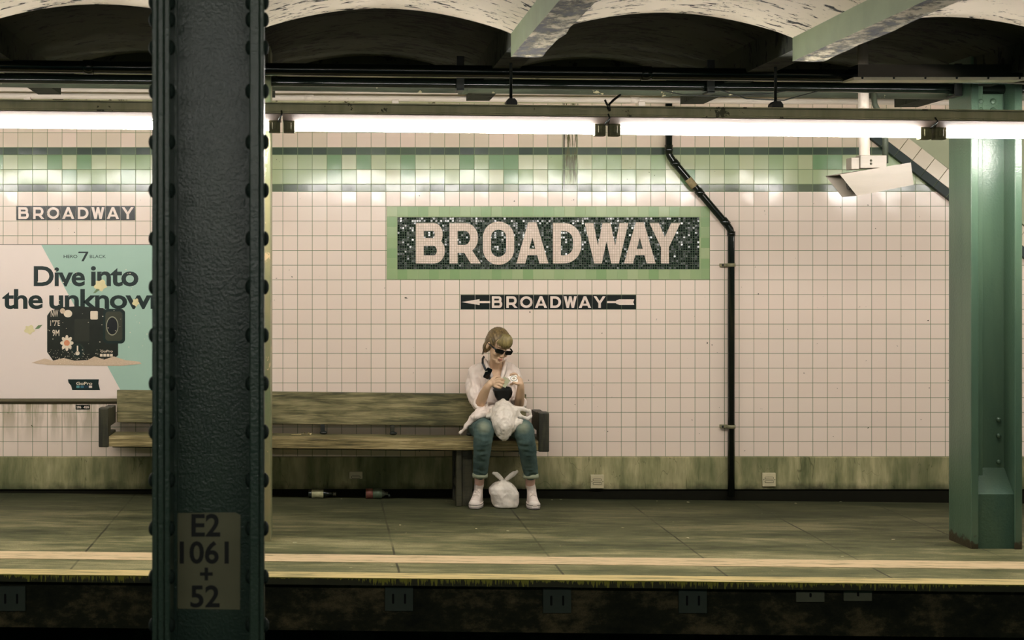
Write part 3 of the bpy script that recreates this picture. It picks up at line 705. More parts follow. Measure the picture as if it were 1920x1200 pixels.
for wd_, a_, b_ in (('the', 5, 81), ('unknown', 93, 309)): obj('headline', text_box(wd_, xw(a_), xw(b_), zw(579.5), zw(542), PY-0.0008, 0.024, 0.0002, 0.94), ink, t)
obj('product_line', text_box('HERO', xw(120), xw(145.5), zw(484), zw(478), PY-0.0008, 0.01, 0.0002), ink, t)
obj('product_line', text_box('BLACK', xw(169), xw(199), zw(484), zw(478), PY-0.0008, 0.0, 0.0002), ink, t)
flat('numeral', [[(148, 472), (166, 472), (166, 474.5), (147, 474.5)], [(161.5, 474), (166, 474), (157.5, 490), (153, 490)]], ink, 3)
def rr(x0, y0, x1, y1, r, n=5):
    o = []
    for cx, cy, a in ((x1-r, y0+r, -90), (x1-r, y1-r, 0), (x0+r, y1-r, 90), (x0+r, y0+r, 180)): o += arc(cx, cy, r, r, a, a+90, n)
    return o
cp = flat('camera_picture', [[(89, 592), (95, 583), (112, 576), (150, 574), (195, 578), (222, 600), (222, 666), (208, 676), (186, 680), (104, 681), (89, 660)]], ink2, 4)
flat('camera_lens_picture', [rr(194, 579, 235, 644, 8)], ink, 5, cp); flat('camera_lens_picture', [rr(198, 584, 230, 639, 6)], ink3, 6, cp)
flat('camera_lens_picture', [disc_poly(211, 611, 11.5, 28, 18)], plain('pale_ring_ink', S(150,150,126), 0.3), 7, cp); flat('camera_lens_picture', [disc_poly(211, 611, 10, 28, 16)], plain('lens_ink', S(28,30,30), 0.3), 8, cp)
flat('screen_picture', [rr(140, 598, 168, 640, 2)], plain('screen_ink', S(48,50,40), 0.3), 5, cp)
pale = plain('pale_ink', S(226,210,186), 0.4); sand = plain('sand_ink', S(206,182,154), 0.5, var=0.2, scale=120); yel = plain('petal_ink', S(222,210,160), 0.4); org = plain('flower_centre_ink', S(214,140,100), 0.4)
# hand written marks, flower, specks and sand of the picture
for s_, x0, x1, y0, y1 in (('NW', 96, 110, 581, 594), ("1°7'E", 95, 113, 600, 611), ('9M', 99, 112, 618, 630)): obj('handwriting', text_box(s_, xw(x0), xw(x1), zw(y1), zw(y0), PY-0.0024, 0.01, 0.0002), pale, cp)
pet = []
for k in range(8):
    a = 2*math.pi*k/8; c_, s_ = math.cos(a), math.sin(a); pet.append([(126+c_*4-s_*4.5, 643+s_*5+c_*4.5), (126+c_*13, 643+s_*16), (126+c_*4+s_*4.5, 643+s_*5-c_*4.5)])
pet = [p for p in pet]; flat('flower_sticker', [[(126+12.5*(.62+.38*abs(math.cos(4*a)))*math.cos(a), 643+15*(.62+.38*abs(math.cos(4*a)))*math.sin(a)) for a in [2*math.pi*k/96 for k in range(96)]]], pale, 6, cp); flat('flower_sticker', [disc_poly(126, 643, 5.5, 20)], org, 8, cp)
flat('round_sticker', [disc_poly(146, 658, 13, 28, 15)], ink, 6, cp); flat('round_sticker', [q for q in [[tuple(v) for v in z] for z in ribbon(arc(146, 658, 11, 13, 0, 360, 24), 1.2)]], ink3, 7, cp)
flat('round_sticker', [disc_poly(146, 662, 4, 16), [(144.6, 648), (147.4, 648), (147.4, 660), (144.6, 660)]], pale, 8, cp)
flat('sticker', [rr(170, 583, 184, 599, 2)], pale, 7, cp)
flat('shell_picture', [disc_poly(128, 588, 8, 18, 7)], pale, 7, cp); flat('shell_picture', [disc_poly(118, 583, 5, 14)], sand, 8, cp)
flat('sand_picture', [[(84, 672), (100, 676), (120, 671), (140, 676), (165, 675), (178, 668), (196, 674), (214, 668), (235, 675), (262, 678), (266, 682), (225, 686), (150, 685), (90, 684), (60, 680)]], sand, 9, t)
rp = random.Random(5); sp = []
for i in range(150):
    if i < 90: x = rp.gauss(128, 26); y = rp.uniform(655, 682); r = rp.uniform(0.5, 1.1)
    else: x = rp.uniform(60, 282); y = rp.uniform(500, 690); r = rp.uniform(0.6, 1.5)
    sp.append([(x-r, y), (x, y-r*0.7), (x+r, y), (x, y+r*0.7)])
o = flat('grain_specks', sp, pale, 10, t); o['kind'] = 'stuff'
leaf_ink = plain('leaf_ink', S(110,132,92), 0.4)
for cx_, cz_, r1, r2 in ((189, 535, 11, 10), (56, 618, 9, 8), (255, 567, 6, 7)):
    flat('petal_picture', [[(cx_+r1*(1+.18*math.sin(5*a))*math.cos(a), cz_+r2*(1+.18*math.sin(5*a+1))*math.sin(a)) for a in [2*math.pi*k/30 for k in range(30)]]], yel, 10, t)
for q in ([(175, 550), (182, 541), (188, 543), (180, 549)], [(66, 617), (72, 610), (80, 609), (74, 616)]): flat('leaf_picture', [q], leaf_ink, 10, t)
obj('brand_lettering', text_box('GoPro', xw(189), xw(212), zw(660.5), zw(656), PY-0.0030, 0.01, 0.0002), pale, cp)
flat('brand_squares', [[(188+i*6.3, 663.5), (193+i*6.3, 663.5), (193+i*6.3, 668.5), (188+i*6.3, 668.5)] for i in range(4)], pale, 8, cp)
tp = flat('tape_label', [[(128, 711), (186, 711), (185, 719), (188, 731), (136, 731), (134, 723), (129, 717)]], ink, 5)
obj('brand_lettering', text_box('GoPro', xw(143.5), xw(173.5), zw(721.5), zw(715.8), PY-0.0020, 0.02, 0.0002), pale, tp)
for i, c_ in enumerate((S(90,150,150), S(60,110,130), S(24,50,70), S(226,210,196))): flat('brand_square', [[(143.8+i*7.8, 722.8), (149.8+i*7.8, 722.8), (149.8+i*7.8, 727), (143.8+i*7.8, 727)]], plain('square_ink', c_, 0.4, var=0.02), 7, tp)
b = B(); prism(b, [(DW-0.001, zw(747)), (DW-0.03, zw(748)), (DW-0.032, zw(752)), (DW-0.001, zw(757))], 'x', xw(-60), xw(336)); o = obj('poster_ledge', b, plain('brown_stained_ledge', S(92,84,58), 0.7, var=0.3), t); o['label'] = 'brown stained ledge under the poster'
b = B(); box(b, xw(336), xw(339), DW-0.015, DW-0.0005, zw(757), zw(457)); box(b, xw(-19), xw(-16), DW-0.015, DW-0.0005, zw(757), zw(457)); box(b, xw(-19), xw(339), DW-0.015, DW-0.0005, zw(459.3), zw(458)); obj('frame', b, steel_m, t)

# ---------------------------------------------------------------- drain pipe, wall fittings
DD = DW-0.05; PR = 0.026
t = thing('drain_pipe', W(1371, 925, DD), 'black bent drain pipe down the tiled wall right of the large sign', 'pipe')
b = B(); top = [W(1254, 190, DD), W(1254, 286, DD), W(1256, 293, DD), W(1262, 302, DD), W(1362, 420, DD), W(1369, 430, DD), W(1371, 440, DD), W(1371, 931, DD)]
tube(b, top, PR, 16); obj('pipe', b, black_pipe, t)
for (p0, p1) in (((1254, 272), (1254, 289)), ((1262, 302), (1270, 311)), ((1355, 411), (1364, 422)), ((1371, 434), (1371, 443)), ((1308, 356), (1316, 366))):
    b = B(); tube(b, [W(*p0, DD), W(*p1, DD)], PR*1.17, 16); obj('collar', b, black_pipe, t)
b = B(); tube(b, [W(1290, 335, DD-0.001), W(1302, 350, DD-0.001)], PR*1.05, 16); o = obj('rust_patch', b, plain('bare_rusty_metal', S(150,134,96), 0.7, var=0.5, scale=50), t); o['label'] = 'bare rusty band on the slanted length'
for y in (497, 800):
    c = W(1371, y, DD); b = B(); tube(b, [(c.x, c.y, c.z-0.013), (c.x, c.y, c.z+0.013)], PR*1.2, 16); bbox(b, c.x-0.075, c.x-0.02, DW-0.035, DW-0.0005, c.z-0.012, c.z+0.012, 0.003)
    o = obj('clamp', b, plain('weathered_clamp', S(128,124,92), 0.5, var=0.3), t); obj('clamp_bolt', rivet_bm((c.x-0.058, DW-0.035, c.z), '-y', 0.009, 0.008), iron_m, o)
# wall boxes on the concrete base
def outlet(px, py, label, broken=False, seed=0):
    X = xw(px); Z = zw(py); h = 0.102; w_ = 0.100
    t = thing('outlet_box', (X, DW-0.024, Z), label, 'outlet', 'pale outlet covers low on the concrete base')
    z0 = Z-h/2 if not broken else Z-h*0.02
    b = B(); bbox(b, X-w_/2, X+w_/2, DW-0.042, DW-0.0245, z0, Z+h/2, 0.005, 2); pl = obj('cover', b, plate_m, t)
    for s in ((1,) if broken else (1, -1)):
        zc_ = Z+s*0.0135 if not broken else Z+0.012
        b = B(); prism(b, [(X+p[0], zc_+p[1]) for p in rr(-0.034, -0.009, 0.034, 0.009, 0.0085)], 'y', DW-0.0435, DW-0.0415); sl = obj('slot_frame', b, plate_d, t)
        b = B(); prism(b, [(X+p[0], zc_+p[1]) for p in rr(-0.031, -0.006, 0.031, 0.006, 0.0055)], 'y', DW-0.0465, DW-0.043); obj('flap', b, plate_m, t)
    if not broken:
        for s in (-1, 1): obj('screw', rivet_bm((X+s*0.041, DW-0.042, Z), '-y', 0.0035, 0.002), plate_d, t)
outlet(1118, 901.5, 'pale outlet cover low on the concrete base, between bench and drain pipe'); outlet(1439, 898, 'pale outlet cover low on the concrete base, right of the drain pipe')
outlet(667, 896, 'half outlet cover with one flap, in shade under the bench', True)

# anchor plates on the slab face
yf = DE+0.10
for px, y0, y1, mat, lab, n in ((22, 1098, 1145, gal_m, 'dark anchor plate under the platform edge at the far left', 2), (748, 1098, 1145, gal_m, 'dark anchor plate under the platform edge, left of the seated person', 2), (1044, 1101, 1149, gal_m, 'dark anchor plate under the platform edge, right below the seated person', 2),
                              (1298, 1101, 1149, gal_m, 'dark anchor plate under the platform edge, below the drain pipe', 2), (1518, 1108, 1128, gal_l, 'shallow pale anchor plate under the platform edge, leftmost of the two shallow ones', 1), (1607, 1107, 1126, gal_l, 'shallow pale anchor plate under the platform edge, nearest the right column', 1)):
    p0 = W(px-26.5, y1, yf); p1 = W(px+26.5, y0, yf)
    t = thing('anchor_plate', (p0.x+(p1.x-p0.x)/2, yf, p0.z), lab, 'anchor plate', 'anchor plates under the platform edge')
    b = B(); bbox(b, p0.x, p1.x, yf-0.014, yf-0.0005, p0.z, p1.z, 0.002, 1); obj('plate', b, mat, t)
    for s in ((-1, 1) if n == 2 else (0,)):
        xc = (p0.x+p1.x)/2+s*0.033; zc_ = (p0.z+p1.z)/2; hh = 0.028 if n == 2 else 0.012
        b = B(); prism(b, [(xc+p[0], zc_+p[1]+(0.01 if n == 1 else 0)) for p in rr(-0.006, -hh, 0.006, hh, 0.0055, 3)], 'y', yf-0.0155, yf-0.0138); obj('slot', b, hole_m, t)

# ---------------------------------------------------------------- security camera
DCM = 8.9
t = thing('security_camera', W(1630, 330, DCM), 'box shaped pale metal security camera hanging under the lamp row, tilted down left', 'camera')
kc = F/DCM; c0 = W(1634, 340, DCM); ax = Vector((math.cos(math.radians(10)), 0, math.sin(math.radians(10)))); upv = Vector((-ax.z, 0, ax.x))
def hp(l, u, d): return c0+ax*(l/kc)+upv*(u/kc)+Vector((0, d, 0))
b = B(); Lf = [(-62, 23), (72, 22), (70, -20), (-38, -22)]    # front face outline, slanted hood
fA = [b.verts.new(hp(l, u, -0.055)) for l, u in Lf]; fB = [b.verts.new(hp(l, u, 0.075)+Vector((-0.045 if i in (0, 3) else 0, 0, 0))) for i, (l, u) in enumerate(Lf)]
b.faces.new(fA); b.faces.new(fB[::-1])
for i in (0, 1, 2): b.faces.new((fA[i], fA[(i+1)%4], fB[(i+1)%4], fB[i]))
hs = obj('housing', b, steel_m, t); sm = hs.modifiers.new('t', 'SOLIDIFY'); sm.thickness = 0.004; sm.offset = -1
b = B(); q = [hp(-46, 18, -0.050), hp(-28, -18, -0.050), hp(-28, -18, 0.070), hp(-46, 18, 0.070)]; vs = [b.verts.new(p) for p in q]; b.faces.new(vs)
g_ = bmesh.ops.extrude_face_region(b, geom=list(b.faces)); bmesh.ops.translate(b, verts=[v for v in g_['geom'] if isinstance(v, bmesh.types.BMVert)], vec=(0.012, 0, 0)); obj('front_panel', b, steel_in, t)
b = B(); tube(b, [hp(-34, 0, 0.01), hp(-44, 0, 0.01)], [0.026, 0.03], 20); obj('lens', b, glass_m, t)
b = B(); bbox(b, W(1609, 0, DCM).x, W(1658, 0, DCM).x, DCM-0.04, DCM+0.05, W(0, 316, DCM).z, W(0, 292, DCM).z, 0.003, 1); br = obj('mount_box', b, steel_m, t)
for y in (301, 307): p = W(1633, y, DCM-0.04); obj('bolt', rivet_bm(p, '-y', 0.008, 0.007), plate_d, br)
b = B(); bbox(b, W(1593, 0, DCM).x, W(1608, 0, DCM).x, DCM-0.03, DCM+0.06, W(0, 318, DCM).z, W(0, 296, DCM).z, 0.003, 1); obj('hinge', b, steel_m, t)
b = B(); tube(b, [W(1621, 293, DCM), W(1617, 60, DCM)], 0.033, 18); o = obj('mounting_pole', b, white_pipe, t)
b = B(); tube(b, [W(1660, 306, DCM+0.1), W(1660, 260, DCM+0.1), W(1652, 220, DCM+0.1), W(1640, 195, DCM+0.1), W(1636, 160, DCM+0.1)], 0.018, 12); obj('cable_conduit', b, grey_pipe, t)

# ---------------------------------------------------------------- bench
BD0, BD1 = 9.95, 10.335            # seat front, back of bench
t = thing('bench', (0.0, 10.1, 0.0), 'long worn wooden bench against the tiled wall, a person seated at its right end', 'bench')
def bz(y, D): return EYE-(y-CY)*D/F
xbl = (203-CX)/(F/BD0); xbr = (1012-CX)/(F/BD0)
g0 = G*((740-CX)/261)
def bpart(name, x0, x1, y0, y1, z0, z1, mat, r=0.008):
    b = B(); bbox(b, x0, x1, y0, y1, z0+g0, z1+g0, r, 2); grade(b); return obj(name, b, mat, t)
zs1 = bz(824, BD0); zs0 = bz(843, BD0)
bpart('seat', xbl, xbr, BD0, BD0+0.115, zs0, zs1, wood_f, 0.006)
bpart('seat', xbl, xbr, BD0+0.125, BD0+0.235, zs0+0.03, zs1-0.002, wood_m, 0.006)
bpart('seat', xbl, xbr, BD0+0.245, BD0+0.355, zs0+0.03, zs1-0.004, wood_m, 0.006)
DB = 10.285; xa = (219-CX)/(F/DB); xb_ = (987-CX)/(F/DB)
bpart('backrest', xa, xb_, DB, DB+0.032, bz(797, DB), bz(736.5, DB), wood_m, 0.006)
# end panels
for nm, pa, pb in (('armrest', 185, 204), ('armrest', 1009.5, 1029.5)):
    k = F/BD0; x0 = (pa-CX)/k; x1 = (pb-CX)/k
    bpart(nm, x0, x1, BD0-0.012, BD0+0.10, bz(843, BD0)-0.005, bz(770.5, BD0), wood_d, 0.009)
    bpart('end_rail', x0+0.006, x1-0.006, BD0+0.10, DB+0.04, bz(808, BD0), bz(774, BD0), wood_d, 0.005)
    bpart('end_rail', x0+0.006, x1-0.006, BD0+0.10, DB+0.04, zs0, zs1+0.01, wood_d, 0.005)
for px in (330, 605, 736, 880):
    x = (px-CX)/(F/10.26); bpart('backrest_post', x-0.016, x+0.016, DB-0.002, DB+0.03, zs1-0.01, bz(797.5, DB), wood_d if px != 605 else iron_m, 0.004)
    b = B(); ell(b, (x+0.006, DB-0.02, zs1+g0-G*x+0.008), (0.028, 0.02, 0.014)); obj('bracket_foot', b, iron_m, t)
for px in (330, 867):
    x = (px-CX)/(F/10.0); fz = -G*x-g0+G*x
    bpart('leg', x-0.045, x-0.005, 9.99, 10.045, -g0-0.0, zs0, wood_d, 0.005)
    bpart('leg', x-0.045, x-0.005, 10.25, 10.31, -g0-0.0, zs0+0.02, wood_d, 0.005)
    bpart('leg_panel', x+0.0, x+0.075, 10.02, 10.06, -g0-0.0, zs0, wood_d, 0.004)
    bpart('stretcher', x-0.04, x-0.01, 10.045, 10.25, 0.12, 0.18, wood_d, 0.004)
bpart('apron', xbl+0.02, xbr-0.02, BD0+0.06, BD0+0.10, zs0-0.014, zs0-0.001, wood_d, 0.004)

# ---------------------------------------------------------------- litter
def floor_z(x): return -G*x
bottle_gl = plain('dark_bottle_glass', S(22,28,22), 0.12); label_m = plain('paper_bottle_label', S(170,168,128), 0.6, var=0.3, scale=60); red_m = plain('red_label', S(112,64,50), 0.6)
def lathe_x(b, x0, y, z, prof, seg=18):
    rings = [[b.verts.new((x0+px_, y+r*math.cos(2*math.pi*k/seg), z+r*math.sin(2*math.pi*k/seg))) for k in range(seg)] for px_, r in prof]
    for i in range(len(rings)-1):
        for k in range(seg): f = b.faces.new((rings[i][k], rings[i][(k+1)%seg], rings[i+1][(k+1)%seg], rings[i+1][k])); f.smooth = True
    b.faces.new(rings[0][::-1]); b.faces.new(rings[-1])
DBt = 10.30
x = W(578, 0, DBt).x; zf_ = floor_z(x)+0.001; r_ = 0.030
t = thing('glass_bottle', (x+0.1, DBt, zf_), 'clear spirit bottle lying on its side under the bench, cream label towards us', 'bottle')
b = B(); lathe_x(b, x, DBt, zf_+r_, [(0, 0.022), (0.006, r_), (0.115, r_), (0.135, 0.020), (0.150, 0.012), (0.185, 0.011)]); obj('body', b, bottle_gl, t)
b = B(); lathe_x(b, x+0.026, DBt, zf_+r_, [(0, r_+0.0012), (0.086, r_+0.0012)]); obj('paper_label', b, label_m, t)
obj('label_print', text_box('VODKA', x+0.032, x+0.105, zf_+r_-0.010, zf_+r_+0.002, DBt-r_-0.0022, 0.02, 0.0008), plain('label_ink', S(50,50,36), 0.6), t) if False else None
b = B(); lathe_x(b, x+0.184, DBt, zf_+r_, [(0, 0.0145), (0.022, 0.0145)]); obj('cap', b, plate_d, t)
x = W(685, 0, DBt).x; zf_ = floor_z(x)+0.001; r_ = 0.036
t = thing('plastic_bottle', (x+0.08, DBt, zf_), 'crushed bottle with red and green wrapper lying under the bench', 'bottle')
b = B(); lathe_x(b, x, DBt, zf_+r_, [(0, 0.026), (0.008, r_), (0.045, r_*0.97), (0.10, r_), (0.125, 0.03), (0.15, 0.014), (0.168, 0.014)]); obj('body', b, plain('dull_clear_plastic', S(70,74,60), 0.15, var=0.3), t)
b = B(); lathe_x(b, x+0.004, DBt, zf_+r_, [(0, r_*0.96+0.002), (0.05, r_+0.002)]); obj('wrapper', b, red_m, t)
b = B(); lathe_x(b, x+0.056, DBt, zf_+r_, [(0, r_*0.98+0.002), (0.065, r_+0.002)]); obj('wrapper', b, plain('green_label', S(74,88,64), 0.6, var=0.4, scale=50), t)
b = B(); lathe_x(b, x+0.168, DBt, zf_+0.02, [(0, 0.016), (0.016, 0.016)]); obj('cap', b, bottle_gl, t)
b = B(); c = W(572, 813.5, 10.16); sz = zs1+g0-G*c.x
for i in range(8):
    a = Vector((c.x-0.03+i*0.009, 10.16, sz)); b2 = [b.verts.new(a+Vector((rb.uniform(-.01, .02), rb.uniform(-.02, .02), rb.uniform(0.001, .02)))) for _ in range(4)]; b.faces.new(b2[:3]); b.faces.new(b2[1:])
tube(b, [(c.x-0.1, 10.15, sz+0.004), (c.x-0.03, 10.15, sz+0.006)], 0.004, 6)
tag(obj('crumpled_wrapper', b, plain('brown_cream_wrapper', S(170,156,110), 0.6, var=0.7, scale=60)), 'crumpled snack wrapper lying on the bench seat near the left', 'litter')
for i, (px, py) in enumerate(((1052, 937), (1035, 938), (1167, 990), (1232, 940), (1330, 929), (1492, 944), (1576, 941), (1675, 1012), (1684, 940), (893, 992), (640, 936), (750, 985), (553, 1018), (1290, 1009), (952, 996), (874, 938), (1580, 1044), (735, 1061), (658, 1065), (1290, 942))):
    D = EYE*F/(py-CY); 
    for _ in range(3): x = (px-CX)*D/F; D = (EYE+G*x)*F/(py-CY)
    b = B(); s = rb.uniform(0.005, 0.011); n = 5
    vs = [b.verts.new((x+s*1.4*math.cos(2*math.pi*k/n)*rb.uniform(.6, 1.2), D+s*math.sin(2*math.pi*k/n)*rb.uniform(.6, 1.2), floor_z(x)+0.001+rb.uniform(0, .003))) for k in range(n)]
    top = b.verts.new((x, D, floor_z(x)+0.005))
    for k in range(n): b.faces.new((vs[k], vs[(k+1)%n], top))
    b.faces.new(vs[::-1])
    tag(obj('paper_scrap', b, plate_m if i % 2 else label_m), 'tiny pale scrap of litter lying on the platform floor', 'litter', 'scraps of litter on the platform floor')

# ---------------------------------------------------------------- the seated person
skin_m = plain('skin', S(205,172,140), 0.55, var=0.05, scale=14)
hair_n = N('dark_blond_hair'); hv = hair_n.noise(60, (1, 1, 0.15), 4, 0.7); hair_m = hair_n.out(hair_n.ramp(hv, [(0.3, S(62,50,32)), (0.5, S(106,88,56)), (0.7, S(150,128,86))]), 0.42, 0, hair_n.bump(hv, 0.4, 0.004))
fn_ = N('lighter_blond_fringe'); fv_ = fn_.noise(90, (1.8, 1, 0.08), 4, 0.7); fringe_m = fn_.out(fn_.ramp(fv_, [(0.32, S(80,70,42)), (0.5, S(126,112,68)), (0.68, S(168,152,100))]), 0.42)
shirt_m = plain('white_cotton_shirt', S(224,210,198), 0.8, var=0.03, scale=20, bump=0.2)
jn = N('washed_blue_denim'); jx = jn.noise(4, None, 4); jw = jn.noise(300, (1, 1, 2.5), 2); jz = jn.sep(jn.obj()); 
jean_b = jn.mix(jn.mapr(jx, 0.3, 0.72), S(44,68,72), S(92,112,104)); jean_b = jn.mix(jn.mapr(jw, 0.4, 0.7, 0, 0.35), jean_b, S(116,130,116))
for kx in (907, 981):
    kp_ = W(kx, 799, 9.745)-Vector((W(940, 0, 10.1).x, 10.15, floor_z(1.3))); dd = jn.vm('LENGTH', jn.vm('SUBTRACT', jn.obj(), tuple(kp_)))
    dn = jn.node('ShaderNodeVectorMath', operation='DISTANCE'); jn.put(dn.inputs[0], jn.obj()); jn.put(dn.inputs[1], tuple(kp_))
    jean_b = jn.mix(jn.mapr(dn.outputs['Value'], 0.012, 0.065, 0.55, 0), jean_b, S(158,162,134))
jean_m = jn.out(jean_b, 0.85, 0, jn.bump(jw, 0.25, 0.002), spec=0.2)
cuff_m = plain('pale_denim_turn_up', S(158,164,138), 0.85, var=0.08, scale=100); sock_pink = plain('pink_sock', S(222,182,164), 0.8, var=0.06, scale=90)
canvas_m = plain('white_canvas', S(226,212,200), 0.75, var=0.05, scale=60, bump=0.15); rubber_m = plain('white_rubber', S(228,216,204), 0.4, var=0.04); black_m = plain('black_nylon', S(18,22,22), 0.55, var=0.3, scale=30, bump=0.3); gloss_black = plain('black_acetate', S(12,14,14), 0.12)
root = thing('person', (W(940, 0, 10.1).x, 10.15, floor_z(1.3)), 'person in white shirt, cuffed jeans and black sunglasses sitting on the bench, looking down', 'person')
HM = Matrix.Translation(W(934, 647, 10.03)) @ Euler((math.radians(24), math.radians(9), math.radians(24)), 'XYZ').to_matrix().to_4x4() @ Matrix.Scale(1.04, 4)
HR = HM.to_quaternion()
def H(x, y, z): return HM @ Vector((x, y, z))
def hell(b, c, r): ell(b, H(*c), tuple(q*1.04 for q in r), HR)
bd = B()
hell(bd, (0, .015, .028), (.072, .09, .084)); hell(bd, (0, -.028, -.04), (.054, .060, .066)); hell(bd, (0, -.072, -.094), (.022, .018, .017)); hell(bd, (0, -.045, -.085), (.040, .036, .024))
for s in (-1, 1):
    hell(bd, (s*.032, -.062, -.036), (.024, .024, .024)); hell(bd, (s*.074, .008, -.016), (.009, .017, .029)); hell(bd, (s*.028, -.078, .022), (.024, .012, .008))
chain(bd, [(H(0, -.084, .004), .008), (H(0, -.100, -.030), .010), (H(0, -.096, -.040), .012)]); 
for s in (-1, 1): hell(bd, (s*.011, -.094, -.040), (.008, .009, .007))
hell(bd, (0, -.084, -.062), (.024, .012, .009)); hell(bd, (0, -.082, -.074), (.018, .010, .007))
chain(bd, [(W(931, 660, 10.08), .047), (W(930, 677, 10.12), .046), (W(930, 690, 10.15), .052)])
ell(bd, W(930, 708, 10.165), (.11, .088, .10)); ell(bd, W(930, 745, 10.18), (.11, .080, .13)); ell(bd, W(932, 785, 10.17), (.13, .10, .07))
chain(bd, [(W(896, 750, 10.06), .030), (W(900, 757, 10.00), .036), (W(906, 742, 9.94), .036), (W(914, 725, 9.875), .026), (W(918, 720, 9.865), .024)])
chain(bd, [(W(972, 750, 10.08), .030), (W(973, 757, 10.02), .036), (W(975, 742, 9.95), .034), (W(976.5, 726, 9.885), .026), (W(976, 720, 9.87), .024)])
# hands: palm and five bent fingers each
def hand(palm, fingers, thumb):
    ell(bd, *palm[0]); ell(bd, *palm[1])
    for f in fingers: chain(bd, [(W(x, y, d), r) for (x, y, d), r in zip(f, (.0098, .0092, .0085, .0076))], 10)
    chain(bd, [(W(x, y, d), r) for (x, y, d), r in zip(thumb, (.013, .0105, .009))], 10)
hand([(W(920, 718, 9.862), (.026, .017, .024)), (W(926, 717.5, 9.855), (.020, .015, .026))],
     [[(929, 712.5, 9.85), (936, 709.8, 9.838), (942, 711, 9.832), (945.5, 713.5, 9.84)], [(930, 716.5, 9.848), (937, 715.8, 9.83), (942, 717.5, 9.828), (945, 719.5, 9.84)],
      [(929.5, 720.5, 9.85), (936, 721.3, 9.83), (940.5, 723, 9.83), (942.5, 724.5, 9.845)], [(927, 724, 9.853), (932.5, 726, 9.835), (936.5, 727, 9.835), (938.5, 727.5, 9.845)]],
     [(922, 712.5, 9.86), (929, 706.5, 9.875), (937, 706.5, 9.88)])
hand([(W(975, 715, 9.872), (.022, .018, .026)), (W(972, 710, 9.88), (.020, .016, .020))],
     [[(971, 704.5, 9.885), (966, 700.5, 9.885), (960.5, 700.8, 9.882), (957, 702.5, 9.88)], [(969, 707, 9.89), (963, 704.5, 9.893), (957, 705.5, 9.893), (953.5, 708, 9.89)],
      [(968.5, 711, 9.892), (962, 711, 9.897), (957, 713, 9.897), (953, 715, 9.892)], [(970, 716, 9.89), (964, 718, 9.893), (960, 720, 9.893), (957, 721, 9.89)]],
     [(975, 718.5, 9.862), (969, 719.5, 9.846), (962.5, 717, 9.842)])
body = remesh('body', bd, 0.0040, skin_m, root, 3)
b = B(); hell(b, (0, -.0935, -.0635), (.019, .006, .0042)); hell(b, (0, -.0905, -.0715), (.016, .006, .0042)); obj('lips', b, plain('lips', S(178,120,104), 0.45), root)
# hair: swept back cap, fringe, side locks, low ponytail
hb = B(); hell(hb, (0, .022, .033), (.0785, .097, .086)); hell(hb, (0, .062, .0), (.068, .060, .075)); hell(hb, (-.062, .035, -.035), (.022, .038, .05)); hell(hb, (.062, .035, -.03), (.018, .036, .045))
HMi = HM.inverted()
def hair_fn(co, n):
    p = HMi @ co; a = math.atan2(p.x, p.z+0.12)
    return 0.0016*math.sin(a*90+3*mn.noise(p*20)) + 0.002*mn.noise(p*30)
def hair_cut(c, n):
    p = HMi @ c; return p.y < -0.045 and p.z < 0.062 or (p.y < -0.012 and p.z < 0.0 )
hair = remesh('hair', hb, 0.005, hair_m, root, 3, hair_fn, hair_cut, 0.004)
b = B(); rh = random.Random(11)
for i in range(64):
    u = -1+2*i/63; x = u*.060; j = rh.uniform(-.003, .003); ln = .018+.012*abs(u)**2+rh.uniform(-.006, .006)
    pts = [H(x*.45, -.046, .107), H(x*.6+j, -.066, .098), H(x*.80+j, -.082+.010*abs(u)**2, .078), H(x*.98+j, -.094+.026*abs(u)**2, .052), H(x*1.02+j*1.5, -.099+.034*abs(u)**2, ln+.004)]
    tube(b, pts, [.003, .0040, .0040, .0034, .0012], 6)
obj('fringe', b, fringe_m, hair)
b = B()
for i in range(16):
    j = rh.uniform(-.008, .008); k = rh.uniform(-.006, .006)
    tube(b, [H(-.070, .004+j, .045), H(-.079+k*.3, .018+j, .0), H(-.078+k, .030+j, -.045), H(-.072+k, .034+j, -.085+rh.uniform(-.02, .02))], [.004, .0042, .0036, .001], 6)
obj('side_locks', b, hair_m, hair); b = B()
for i in range(8):
    j = rh.uniform(-.006, .006); tube(b, [H(.068, -.01+j, .05), H(.077, .0+j, .01), H(.074, .004+j, -.03+j)], [.0036, .0036, .001], 6)
obj('side_locks', b, hair_m, hair)
# sunglasses
b = B()
for s in (-1, 1):
    pts = [(s*.0365+p[0], p[1]-.004) for p in rr(-.0315, -.0155, .0315, .0155, .0145, 5)]
    A_ = []; B_ = []
    for x, z in pts:
        y = -.110+0.9*x*x*3.2; A_.append(b.verts.new(H(x, y, z))); B_.append(b.verts.new(H(x, y+.005, z)))
    n = len(pts); b.faces.new(A_); b.faces.new(B_[::-1])
    for i in range(n): b.faces.new((A_[i], B_[i], B_[(i+1)%n], A_[(i+1)%n]))
sg = obj('sunglasses', b, gloss_black, root)
b = B(); tube(b, [H(-.010, -.110, .002), H(0, -.113, .005), H(.010, -.110, .002)], .0038, 8); obj('bridge', b, gloss_black, sg)
for s in (-1, 1):
    b = B(); tube(b, [H(s*.066, -.096, .003), H(s*.0765, -.06, .004), H(s*.079, .0, .0), H(s*.078, .02, -.018)], [.0068, .0062, .0045, .003], 8, flat=0.6); obj('temple', b, gloss_black, sg)
